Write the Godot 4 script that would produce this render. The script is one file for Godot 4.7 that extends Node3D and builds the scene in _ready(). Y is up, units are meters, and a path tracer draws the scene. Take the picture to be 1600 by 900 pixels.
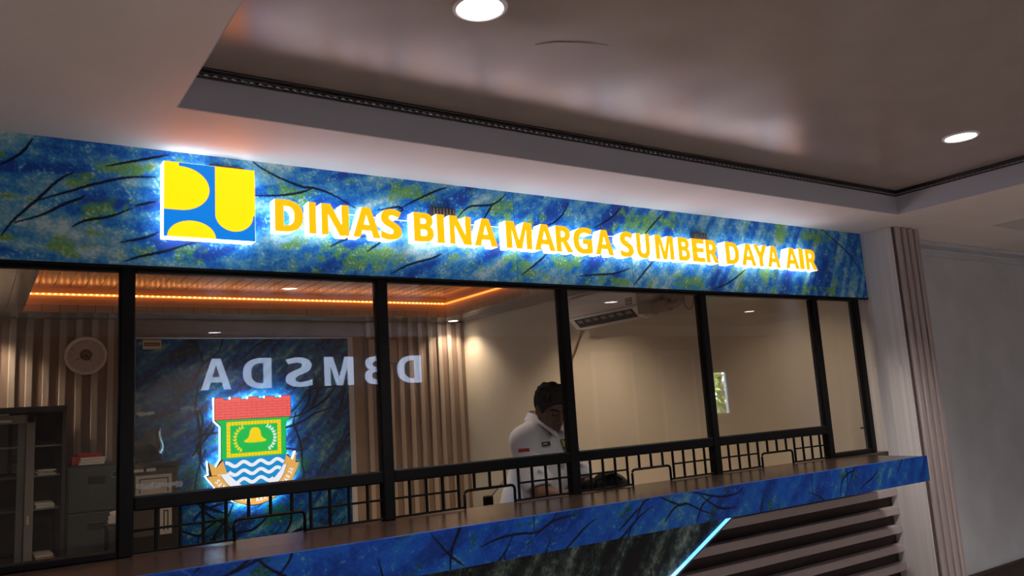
extends Node3D
# Service counter of a public-works office: lit letter sign on a mural fascia, glazed counter, office behind it.
# x runs along the facade (0 = right end of the fascia), y is up, z = 0 is the front of the fascia, +z is the lobby.

var counts := {}
var mats := {}
var shared := {}
var lights_todo := []

# ---------------------------------------------------------------- naming and tagging
func numbered(called: String, parent: Node) -> String:
	var key := str(parent.get_instance_id()) + called
	var n: int = counts.get(key, 0)
	counts[key] = n + 1
	return called if n == 0 else "%s_%03d" % [called, n]

func thing(called: String, label: String, category: String, at := Vector3.ZERO, group := "") -> Node3D:
	var o := Node3D.new()
	o.name = numbered(called, self)
	add_child(o, true)
	o.position = at
	o.set_meta("label", label)
	o.set_meta("category", category)
	if group != "":
		o.set_meta("group", group)
	return o

func part(called: String, mesh: Mesh, mat: Material, parent: Node, at := Vector3.ZERO, label := "") -> MeshInstance3D:
	var o := MeshInstance3D.new()
	o.mesh = mesh
	o.material_override = mat
	o.name = numbered(called, parent)
	parent.add_child(o, true)
	o.position = at
	if label != "":
		o.set_meta("label", label)
	return o

func solo(called: String, mesh: Mesh, mat: Material, label: String, category: String, at := Vector3.ZERO, group := "") -> MeshInstance3D:
	var o := part(called, mesh, mat, self, at, label)
	o.set_meta("category", category)
	if group != "":
		o.set_meta("group", group)
	return o

func struct(called: String, mesh: Mesh, mat: Material, at := Vector3.ZERO, label := "", category := "") -> MeshInstance3D:
	var o := part(called, mesh, mat, self, at)
	o.set_meta("kind", "structure")
	o.set_meta("label", label)
	o.set_meta("category", category)
	return o

# ---------------------------------------------------------------- materials
func mat(color: Color, rough := 0.7, metal := 0.0, spec := 0.5) -> StandardMaterial3D:
	var m := StandardMaterial3D.new()
	m.albedo_color = color
	m.roughness = rough
	m.metallic = metal
	m.metallic_specular = spec
	return m

func rgb(r: int, g: int, b: int) -> Color:
	return Color8(r, g, b)

# an emission colour whose largest channel is 1 when the energy is that channel's radiance
func lit(r: float, g: float, b: float) -> Color:
	var k := maxf(r, maxf(g, b))
	return Color(r / k, g / k, b / k).linear_to_srgb()

func glow(color: Color, energy: float, albedo := Color(0.8, 0.8, 0.8)) -> StandardMaterial3D:
	var m := mat(albedo, 0.5)
	m.emission_enabled = true
	m.emission = color
	m.emission_energy_multiplier = energy
	return m

func noise_tex(size: int, freq: float, ramp: Array, sd: int, octaves := 4, normal := false, bump := 4.0) -> NoiseTexture2D:
	var n := FastNoiseLite.new()
	n.noise_type = FastNoiseLite.TYPE_SIMPLEX_SMOOTH
	n.frequency = freq
	n.fractal_octaves = octaves
	n.seed = sd
	var t := NoiseTexture2D.new()
	t.width = size
	t.height = size
	t.seamless = true
	t.noise = n
	t.as_normal_map = normal
	t.bump_strength = bump
	if ramp.size():
		var g := Gradient.new()
		g.offsets = PackedFloat32Array([0.0, 1.0])
		g.colors = PackedColorArray(ramp)
		t.color_ramp = g
	return t

func textured(m: StandardMaterial3D, tex: Texture2D, scale: Vector3) -> StandardMaterial3D:
	m.albedo_texture = tex
	m.uv1_triplanar = true
	m.uv1_world_triplanar = true
	m.uv1_scale = scale
	return m

func bumped(m: StandardMaterial3D, tex: Texture2D, strength: float) -> StandardMaterial3D:
	m.normal_enabled = true
	m.normal_texture = tex
	m.normal_scale = strength
	return m

# streaks: a computed image of long grain along y (or along x when turned)
func grain_tex(w: int, h: int, sd: int, a: Color, b: Color, stretch: float, freq: float) -> ImageTexture:
	var n := FastNoiseLite.new()
	n.seed = sd
	n.frequency = freq
	n.fractal_octaves = 4
	var im := Image.create(w, h, false, Image.FORMAT_RGB8)
	for y in h:
		for x in w:
			var t := clampf(0.5 + 0.8 * n.get_noise_3d(x, y * stretch, 0.0), 0.0, 1.0)
			im.set_pixel(x, y, a.lerp(b, t))
	return ImageTexture.create_from_image(im)

# ---------------------------------------------------------------- mesh helpers
func quad(st: SurfaceTool, a: Vector3, b: Vector3, c: Vector3, d: Vector3, ua := Vector2.ZERO, ub := Vector2.ZERO, uc := Vector2.ZERO, ud := Vector2.ZERO) -> void:
	# a, b, c, d run counter-clockwise as seen from outside
	var p := [a, c, b, a, d, c]
	var u := [ua, uc, ub, ua, ud, uc]
	for i in 6:
		st.set_uv(u[i])
		st.add_vertex(p[i])

func begin(smooth := false) -> SurfaceTool:
	var st := SurfaceTool.new()
	st.begin(Mesh.PRIMITIVE_TRIANGLES)
	st.set_smooth_group(0 if smooth else -1)
	return st

func finish(st: SurfaceTool) -> ArrayMesh:
	st.generate_normals()
	return st.commit()

# a box with chamfered edges from lo to hi
func add_box(st: SurfaceTool, lo: Vector3, hi: Vector3, ch := 0.0) -> void:
	var c := minf(ch, 0.45 * minf(hi.x - lo.x, minf(hi.y - lo.y, hi.z - lo.z)))
	var mid := (lo + hi) / 2.0
	var h := (hi - lo) / 2.0
	for ax in 3:
		var b1 := (ax + 1) % 3
		var b2 := (ax + 2) % 3
		for s in [-1.0, 1.0]:
			var pts := []
			for q in [[-1, -1], [1, -1], [1, 1], [-1, 1]]:
				var v := Vector3.ZERO
				v[ax] = s * h[ax]
				v[b1] = q[0] * (h[b1] - c)
				v[b2] = q[1] * (h[b2] - c)
				pts.append(mid + v)
			if s < 0:
				pts.reverse()
			quad(st, pts[0], pts[1], pts[2], pts[3], Vector2(0, 0), Vector2(1, 0), Vector2(1, 1), Vector2(0, 1))
	if c <= 0.0:
		return
	for ax in 3:
		var b1 := (ax + 1) % 3
		var b2 := (ax + 2) % 3
		for s1 in [-1.0, 1.0]:
			for s2 in [-1.0, 1.0]:
				var e := []
				for t in [-1.0, 1.0]:
					var v := Vector3.ZERO
					v[ax] = t * (h[ax] - c)
					v[b1] = s1 * h[b1]
					v[b2] = s2 * (h[b2] - c)
					var w := v
					w[b1] = s1 * (h[b1] - c)
					w[b2] = s2 * h[b2]
					e.append([mid + v, mid + w])
				var pts := [e[0][0], e[1][0], e[1][1], e[0][1]]
				if s1 * s2 > 0:
					pts.reverse()
				quad(st, pts[0], pts[1], pts[2], pts[3])
	for sx in [-1.0, 1.0]:
		for sy in [-1.0, 1.0]:
			for sz in [-1.0, 1.0]:
				var s := Vector3(sx, sy, sz)
				var k := h - Vector3(c, c, c)
				var a := mid + s * Vector3(h.x, k.y, k.z)
				var b := mid + s * Vector3(k.x, h.y, k.z)
				var d := mid + s * Vector3(k.x, k.y, h.z)
				var tri := [a, b, d] if sx * sy * sz < 0 else [a, d, b]
				for v in tri:
					st.set_uv(Vector2.ZERO)
					st.add_vertex(v)

func box(size: Vector3, ch := 0.0) -> ArrayMesh:
	var key := "box%s %s" % [size, ch]
	if not shared.has(key):
		var st := begin()
		add_box(st, -size / 2.0, size / 2.0, ch)
		shared[key] = finish(st)
	return shared[key]

func boxes(list: Array, ch := 0.0) -> ArrayMesh:   # each [x0, x1, y0, y1, z0, z1]
	var st := begin()
	for b in list:
		add_box(st, Vector3(b[0], b[2], b[4]), Vector3(b[1], b[3], b[5]), ch)
	return finish(st)

func span(x0: float, x1: float, y0: float, y1: float, z0: float, z1: float, ch := 0.0) -> ArrayMesh:
	return boxes([[x0, x1, y0, y1, z0, z1]], ch)

# a box centred on its own place: returns [mesh, centre]
func put(called: String, x0: float, x1: float, y0: float, y1: float, z0: float, z1: float, m: Material, parent: Node3D, ch := 0.0, label := "") -> MeshInstance3D:
	var at := Vector3((x0 + x1) / 2, (y0 + y1) / 2, (z0 + z1) / 2)
	return part(called, box(Vector3(x1 - x0, y1 - y0, z1 - z0), ch), m, parent, at - (parent.position if parent != self else Vector3.ZERO), label)

# the outline (counter-clockwise, x right, y up) pushed from z0 to z1; uv = (p - lo) / size
func prism(outline: PackedVector2Array, z0: float, z1: float, uv_lo := Vector2.ZERO, uv_size := Vector2.ONE) -> ArrayMesh:
	var st := begin()
	add_prism(st, outline, z0, z1, uv_lo, uv_size)
	return finish(st)

func add_prism(st: SurfaceTool, outline: PackedVector2Array, z0: float, z1: float, uv_lo := Vector2.ZERO, uv_size := Vector2.ONE) -> void:
	var o := outline
	if Geometry2D.is_polygon_clockwise(o):
		o = outline.duplicate()
		o.reverse()
	var tri := Geometry2D.triangulate_polygon(o)
	for i in range(0, tri.size(), 3):
		var a := o[tri[i]]
		var b := o[tri[i + 1]]
		var c := o[tri[i + 2]]
		if (b - a).cross(c - a) < 0:
			var t := b
			b = c
			c = t
		for p in [a, c, b]:
			var u: Vector2 = (p - uv_lo) / uv_size
			st.set_uv(Vector2(u.x, 1.0 - u.y))
			st.add_vertex(Vector3(p.x, p.y, z1))
		for p in [a, b, c]:
			st.set_uv(Vector2.ZERO)
			st.add_vertex(Vector3(p.x, p.y, z0))
	for i in o.size():
		var p := o[i]
		var q := o[(i + 1) % o.size()]
		quad(st, Vector3(p.x, p.y, z0), Vector3(q.x, q.y, z0), Vector3(q.x, q.y, z1), Vector3(p.x, p.y, z1))

func add_tube(st: SurfaceTool, pts: Array, r: float, sides := 8, r_end := -1.0) -> void:
	var rings := []
	for i in pts.size():
		var a: Vector3 = pts[maxi(i - 1, 0)]
		var b: Vector3 = pts[mini(i + 1, pts.size() - 1)]
		var d := (b - a).normalized()
		var up := Vector3.UP if absf(d.y) < 0.9 else Vector3.RIGHT
		var s := d.cross(up).normalized()
		var t := s.cross(d)
		var rr := r if r_end < 0 else lerpf(r, r_end, float(i) / (pts.size() - 1))
		var ring := []
		for k in sides:
			var g := TAU * k / sides
			ring.append(pts[i] + (s * cos(g) + t * sin(g)) * rr)
		rings.append(ring)
	for i in pts.size() - 1:
		for k in sides:
			var n := (k + 1) % sides
			quad(st, rings[i][k], rings[i + 1][k], rings[i + 1][n], rings[i][n])
	for e in [0, pts.size() - 1]:
		for k in range(1, sides - 1):
			var tri := [rings[e][0], rings[e][k + 1], rings[e][k]] if e == 0 else [rings[e][0], rings[e][k], rings[e][k + 1]]
			for v in tri:
				st.set_uv(Vector2.ZERO)
				st.add_vertex(v)

func tube(pts: Array, r: float, sides := 8, r_end := -1.0) -> ArrayMesh:
	var st := begin(true)
	add_tube(st, pts, r, sides, r_end)
	return finish(st)

# profile of (radius, y) points turned about y
func lathe(profile: Array, sides := 40) -> ArrayMesh:
	var st := begin(false)
	for i in profile.size() - 1:
		var a: Vector2 = profile[i]
		var b: Vector2 = profile[i + 1]
		for k in sides:
			var g := TAU * k / sides
			var h := TAU * (k + 1) / sides
			var p := [Vector3(a.x * cos(g), a.y, a.x * sin(g)), Vector3(b.x * cos(g), b.y, b.x * sin(g)), Vector3(b.x * cos(h), b.y, b.x * sin(h)), Vector3(a.x * cos(h), a.y, a.x * sin(h))]
			quad(st, p[0], p[1], p[2], p[3])
	return finish(st)

func disc_outline(c: Vector2, rx: float, ry: float, n := 40, a0 := 0.0, a1 := TAU) -> PackedVector2Array:
	var o := PackedVector2Array()
	var m := n if is_equal_approx(a1 - a0, TAU) else n + 1
	for i in m:
		var g := a0 + (a1 - a0) * i / n
		o.append(c + Vector2(rx * cos(g), ry * sin(g)))
	return o

func pts2(list: Array) -> PackedVector2Array:
	var o := PackedVector2Array()
	for i in range(0, list.size(), 2):
		o.append(Vector2(list[i], list[i + 1]))
	return o

# smooth curve through flat [x, y, ...] points
func curve2(list: Array, steps := 6) -> PackedVector2Array:
	var p := pts2(list)
	var o := PackedVector2Array()
	for i in p.size() - 1:
		var a := p[maxi(i - 1, 0)]
		var d := p[mini(i + 2, p.size() - 1)]
		for k in steps:
			o.append(p[i].cubic_interpolate(p[i + 1], a, d, float(k) / steps))
	o.append(p[p.size() - 1])
	return o

# a band of that half-width along a curve
func band(line: PackedVector2Array, half: float) -> PackedVector2Array:
	var l := PackedVector2Array()
	var r := PackedVector2Array()
	for i in line.size():
		var d := (line[mini(i + 1, line.size() - 1)] - line[maxi(i - 1, 0)]).normalized()
		var n := Vector2(-d.y, d.x) * half
		l.append(line[i] + n)
		r.append(line[i] - n)
	r.reverse()
	l.append_array(r)
	return l

var fonts := {}
func font(names: Array, weight := 400) -> SystemFont:
	var key := str(names) + str(weight)
	if not fonts.has(key):
		var f := SystemFont.new()
		f.font_names = PackedStringArray(names)
		f.font_weight = weight
		fonts[key] = f
	return fonts[key]

# one character fitted into a w x h field, its foot at y = 0, from z = 0 to depth
func glyph(ch: String, w: float, h: float, depth: float, f: Font, bold := 0.0) -> ArrayMesh:
	var t := TextMesh.new()
	t.text = ch
	t.font = f
	t.font_size = 64
	t.pixel_size = 0.01
	t.depth = 0.1
	t.curve_step = 1.0
	var arr := t.get_mesh_arrays()
	var v: PackedVector3Array = arr[Mesh.ARRAY_VERTEX]
	var lo := v[0]
	var hi := v[0]
	for p in v:
		lo = lo.min(p)
		hi = hi.max(p)
	var s := hi - lo
	var nrm: PackedVector3Array = arr[Mesh.ARRAY_NORMAL]
	for i in v.size():
		v[i] = (v[i] - lo) / s * Vector3(w, h, depth)
		nrm[i] = (nrm[i] * s / Vector3(w, h, depth)).normalized()
	var out := []
	out.resize(Mesh.ARRAY_MAX)
	out[Mesh.ARRAY_VERTEX] = v
	out[Mesh.ARRAY_NORMAL] = nrm
	out[Mesh.ARRAY_INDEX] = arr[Mesh.ARRAY_INDEX]
	var m := ArrayMesh.new()
	m.add_surface_from_arrays(Mesh.PRIMITIVE_TRIANGLES, out)
	return m

# ---------------------------------------------------------------- the painted marbling
# pal: five paints from deep to pale; green; splats [x, y, rx, ry] and veins in cm within the board; lo, size in cm
func mural(w: int, h: int, lo: Vector2, size: Vector2, sd: int, pal: Array, green: Color, green_more: float, tilt0: float, tilt1: float, splats: Array, veins: Array, ink: Color, vein_r: float, fleck: float) -> ImageTexture:
	var n := FastNoiseLite.new()
	n.seed = sd
	n.fractal_octaves = 4
	n.frequency = 1.0
	var n2 := FastNoiseLite.new()
	n2.seed = sd + 7
	n2.fractal_octaves = 3
	n2.frequency = 1.0
	var data := PackedByteArray()
	data.resize(w * h * 3)
	var cm := size / Vector2(w, h)
	var i := 0
	for y in h:
		var py := lo.y + size.y - (y + 0.5) * cm.y
		for x in w:
			var px := lo.x + (x + 0.5) * cm.x
			var ang := lerpf(tilt0, tilt1, float(x) / w)
			var u := px * cos(ang) + py * sin(ang)
			var v := -px * sin(ang) + py * cos(ang)
			var a := n.get_noise_2d(u * 0.012, v * 0.085)
			var s := n2.get_noise_2d(px * 0.16, py * 0.16)
			var f := n2.get_noise_2d(u * 0.5 + 400.0, v * 0.8)
			var t := clampf(1.75 + a * 3.6 + s * 1.3 + f * 0.9, 0.0, 3.99)
			var c: Color = pal[int(t)].lerp(pal[int(t) + 1], t - int(t))
			var g := n.get_noise_2d(u * 0.03 + 90.0, v * 0.09 - 50.0) * 2.2 - 0.72 + green_more + s * 0.7
			for q in splats:
				var dx: float = (px - q[0]) / q[2]
				var dy: float = (py - q[1]) / q[3]
				var d := dx * dx + dy * dy
				if d < 5.0:
					g = maxf(g, 0.72 - d * 0.42 + s * 1.0 + a * 0.7)
			if g > 0.0:
				c = c.lerp(green.lerp(pal[3], clampf(0.4 + f * 1.5, 0.0, 1.0) * 0.5), clampf(g * 1.3, 0.0, 0.78))
			var k := f + s * 0.8
			if k > fleck:
				c = c.lerp(pal[4], clampf((k - fleck) * 3.0, 0.0, 0.75))
			data[i] = int(clampf(c.r, 0, 1) * 255)
			data[i + 1] = int(clampf(c.g, 0, 1) * 255)
			data[i + 2] = int(clampf(c.b, 0, 1) * 255)
			i += 3
	var rng := RandomNumberGenerator.new()
	rng.seed = sd
	for vein in veins:
		var line := curve2(vein, 10)
		for k in line.size() - 1:
			var steps := int(line[k].distance_to(line[k + 1]) / minf(cm.x, cm.y) * 1.5) + 1
			for j in steps:
				var p := line[k].lerp(line[k + 1], float(j) / steps)
				var along := (k + float(j) / steps) / line.size()
				var r := vein_r * (0.45 + 0.75 * sin(PI * clampf(along, 0.06, 0.94))) * (0.8 + 0.4 * rng.randf())
				p += Vector2(rng.randf() - 0.5, rng.randf() - 0.5) * vein_r * 0.7
				var cx := (p.x - lo.x) / cm.x
				var cy := (lo.y + size.y - p.y) / cm.y
				var rx := r / cm.x
				var ry := r / cm.y
				for yy in range(maxi(0, int(cy - ry)), mini(h, int(cy + ry) + 2)):
					for xx in range(maxi(0, int(cx - rx)), mini(w, int(cx + rx) + 2)):
						var d := Vector2((xx + 0.5 - cx) / rx, (yy + 0.5 - cy) / ry).length()
						if d < 1.0:
							var o := (yy * w + xx) * 3
							var m := clampf((1.0 - d) * 1.6, 0.0, 0.75)
							data[o] = int(lerpf(data[o], ink.r * 255, m))
							data[o + 1] = int(lerpf(data[o + 1], ink.g * 255, m))
							data[o + 2] = int(lerpf(data[o + 2], ink.b * 255, m))
	return ImageTexture.create_from_image(Image.create_from_data(w, h, false, Image.FORMAT_RGB8, data))

func random_veins(sd: int, count: int, lo: Vector2, size: Vector2, tilt: float, length: float) -> Array:
	var rng := RandomNumberGenerator.new()
	rng.seed = sd
	var out := []
	for i in count:
		var p := lo + Vector2(rng.randf(), rng.randf()) * size
		var a := tilt + rng.randfn(0, 0.45) + (PI if rng.randf() < 0.5 else 0.0)
		var v := [p.x, p.y]
		for k in rng.randi_range(3, 6):
			a += rng.randfn(0, 0.28)
			p += Vector2(cos(a), sin(a)) * length * rng.randf_range(0.5, 1.2)
			v.append_array([p.x, p.y])
			if rng.randf() < 0.25:
				var b := a + rng.randf_range(0.5, 0.9)
				out.append([p.x, p.y, p.x + cos(b) * length, p.y + sin(b) * length, p.x + cos(b + 0.3) * length * 2.0, p.y + sin(b + 0.3) * length * 2.0])
		out.append(v)
	return out

# ---------------------------------------------------------------- bodies from joined tapered capsules, meshed as surface nets
class Field:
	var lo: Vector3
	var cell: float
	var n: Vector3i
	var f: PackedFloat32Array
	func _init(a: Vector3, b: Vector3, c: float) -> void:
		lo = a
		cell = c
		n = Vector3i(((b - a) / c).ceil()) + Vector3i.ONE
		f = PackedFloat32Array()
		f.resize(n.x * n.y * n.z)
		f.fill(1.0)
	func bounds(a: Vector3, b: Vector3) -> Array:
		var i := Vector3i(((a - lo) / cell).floor()).clamp(Vector3i.ZERO, n - Vector3i.ONE)
		var j := Vector3i(((b - lo) / cell).ceil()).clamp(Vector3i.ZERO, n - Vector3i.ONE)
		return [i, j]
	func bone(a: Vector3, b: Vector3, ra: float, rb: float, k: float, sub := false, flat := Vector3.ONE) -> void:
		var m := maxf(ra, rb) + k * 1.5 + cell * 2
		var bb := bounds(a.min(b) - Vector3.ONE * m, a.max(b) + Vector3.ONE * m)
		var d := b - a
		var dd := maxf(d.length_squared(), 1e-9)
		for z in range(bb[0].z, bb[1].z + 1):
			for y in range(bb[0].y, bb[1].y + 1):
				for x in range(bb[0].x, bb[1].x + 1):
					var p := lo + Vector3(x, y, z) * cell
					var t := clampf((p - a).dot(d) / dd, 0.0, 1.0)
					var e := ((p - a - d * t) * flat).length() - lerpf(ra, rb, t)
					var i := (z * n.y + y) * n.x + x
					if sub:
						e = -e
						var h := maxf(k - absf(f[i] - e), 0.0) / k
						f[i] = maxf(f[i], e) + h * h * k * 0.25
					else:
						var h := maxf(k - absf(f[i] - e), 0.0) / k
						f[i] = minf(f[i], e) - h * h * k * 0.25
	# an ellipsoid in a turned frame
	func ball(c: Vector3, r: Vector3, k: float, frame := Basis.IDENTITY, sub := false) -> void:
		var m := maxf(r.x, maxf(r.y, r.z)) + k * 1.5 + cell * 2
		var bb := bounds(c - Vector3.ONE * m, c + Vector3.ONE * m)
		var inv := frame.transposed()
		var small := minf(r.x, minf(r.y, r.z))
		for z in range(bb[0].z, bb[1].z + 1):
			for y in range(bb[0].y, bb[1].y + 1):
				for x in range(bb[0].x, bb[1].x + 1):
					var p := inv * (lo + Vector3(x, y, z) * cell - c)
					var q := p / r
					var l := q.length()
					var g := (q / r).length()
					var e := (l * (l - 1.0) / g) if g > 1e-6 else -small
					var i := (z * n.y + y) * n.x + x
					if sub:
						e = -e
						var h := maxf(k - absf(f[i] - e), 0.0) / k
						f[i] = maxf(f[i], e) + h * h * k * 0.25
					else:
						var h := maxf(k - absf(f[i] - e), 0.0) / k
						f[i] = minf(f[i], e) - h * h * k * 0.25
	func mesh_into(st: SurfaceTool, pivot := Vector3.ZERO, k_size := 1.0) -> void:
		var at := {}
		var pts := PackedVector3Array()
		var sx := 1
		var sy := n.x
		var sz := n.x * n.y
		var off := [0, sx, sy, sx + sy, sz, sx + sz, sy + sz, sx + sy + sz]
		for z in n.z - 1:
			for y in n.y - 1:
				for x in n.x - 1:
					var i := z * sz + y * sy + x
					var first := f[i] < 0.0
					var mixed := false
					for o in range(1, 8):
						if (f[i + off[o]] < 0.0) != first:
							mixed = true
							break
					if not mixed:
						continue
					var sum := Vector3.ZERO
					var cnt := 0
					for e in 8:
						for ax in 3:
							if e & (1 << ax):
								continue
							var u := f[i + off[e]]
							var v := f[i + off[e | (1 << ax)]]
							if (u < 0.0) != (v < 0.0):
								var p := Vector3(e & 1, (e >> 1) & 1, (e >> 2) & 1)
								p[ax] += u / (u - v)
								sum += p
								cnt += 1
					at[i] = pts.size()
					pts.append(lo + (Vector3(x, y, z) + sum / cnt) * cell)
		for i in at:
			var x: int = i % n.x
			var y: int = (i / n.x) % n.y
			var z: int = i / sz
			var u := f[i]
			for ax in 3:
				var s: int = [sx, sy, sz][ax]
				var v := f[i + s]
				if (u < 0.0) == (v < 0.0):
					continue
				var s1: int = [sy, sz, sx][ax]
				var s2: int = [sz, sx, sy][ax]
				if not (at.has(i - s1) and at.has(i - s2) and at.has(i - s1 - s2)):
					continue
				var q := [pts[at[i]], pts[at[i - s1]], pts[at[i - s1 - s2]], pts[at[i - s2]]]
				if u < 0.0:
					q.reverse()
				for k in [0, 1, 2, 0, 2, 3]:
					st.set_uv(Vector2.ZERO)
					st.add_vertex(pivot + (q[k] - pivot) * k_size)

# ================================================================ the scene
func _ready() -> void:
	# ---- camera, sky, exposure
	var cam := Camera3D.new()
	cam.name = "camera"
	cam.transform = Transform3D(Basis(Vector3(0.82994185, -0.0624838, 0.55433952), Vector3(-0.0329645, 0.98647759, 0.16054688), Vector3(-0.55687509, -0.1515181, 0.81665929)).orthonormalized(), Vector3(-4.29111, 1.55, 2.67099))
	cam.fov = rad_to_deg(2.0 * atan(450.0 / 1253.41))
	cam.near = 0.05
	cam.far = 200.0
	add_child(cam)
	cam.make_current()
	var env := Environment.new()
	env.background_mode = Environment.BG_SKY
	var sky := Sky.new()
	var psm := ProceduralSkyMaterial.new()
	psm.sky_top_color = Color(0.55, 0.66, 0.82)
	psm.sky_horizon_color = Color(0.8, 0.85, 0.9)
	psm.ground_bottom_color = Color(0.3, 0.3, 0.28)
	psm.ground_horizon_color = Color(0.7, 0.72, 0.72)
	psm.sky_energy_multiplier = 5.0
	psm.ground_energy_multiplier = 2.5
	sky.sky_material = psm
	env.sky = sky
	env.tonemap_mode = Environment.TONE_MAPPER_LINEAR
	env.tonemap_exposure = 1.0
	env.sdfgi_enabled = true
	env.ssao_enabled = true
	env.ssil_enabled = true
	var we := WorldEnvironment.new()
	we.name = "world"
	we.environment = env
	add_child(we)
	var sun := DirectionalLight3D.new()
	sun.name = "sun"
	sun.look_at_from_position(Vector3.ZERO, Vector3(-0.2, -0.87, 0.45))
	sun.light_energy = 30.0
	sun.light_color = Color(1.0, 0.96, 0.88)
	sun.shadow_enabled = true
	add_child(sun)
	make_materials()
	lobby_shell()
	office_shell()
	facade()
	counter()
	office_things()
	lobby_things()
	worker()

const LOBBY_E := 3.0       # energy of one lobby downlight
const OFFICE_E := 1.5
const WARM := Color(1.0, 0.92, 0.82)
const COOL := Color(1.0, 0.97, 0.95)

func spot(called: String, at: Vector3, energy: float, color: Color, angle := 62.0, size := 0.05) -> void:
	var l := SpotLight3D.new()
	l.name = numbered(called, self)
	l.position = at
	l.rotation_degrees = Vector3(-90, 0, 0)
	l.light_color = color
	l.light_energy = energy
	l.light_size = size
	l.spot_angle = angle
	l.spot_angle_attenuation = 0.6
	l.spot_range = 12.0
	l.spot_attenuation = 2.0
	l.shadow_enabled = true
	add_child(l, true)

func downlight(x: float, y: float, z: float, energy: float, color: Color, label: String, group: String, r := 0.058, shine := 14.0) -> void:
	var t := thing("ceiling_downlight", label, "downlight", Vector3(x, y, z), group)
	part("trim_ring", lathe([Vector2(r * 0.98, 0.0), Vector2(r * 1.0, -0.004), Vector2(r * 1.08, -0.007), Vector2(r * 1.22, -0.004), Vector2(r * 1.24, 0.0)].map(func(p): return Vector2(p.x, p.y))), mats.white, t)
	part("diffuser", lathe([Vector2(0.0005, -0.002), Vector2(r, -0.002), Vector2(r, 0.0)]), glow(color.lerp(Color.WHITE, 0.6), shine), t)
	spot("downlight_beam", Vector3(x, y - 0.012, z), energy, color)

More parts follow.
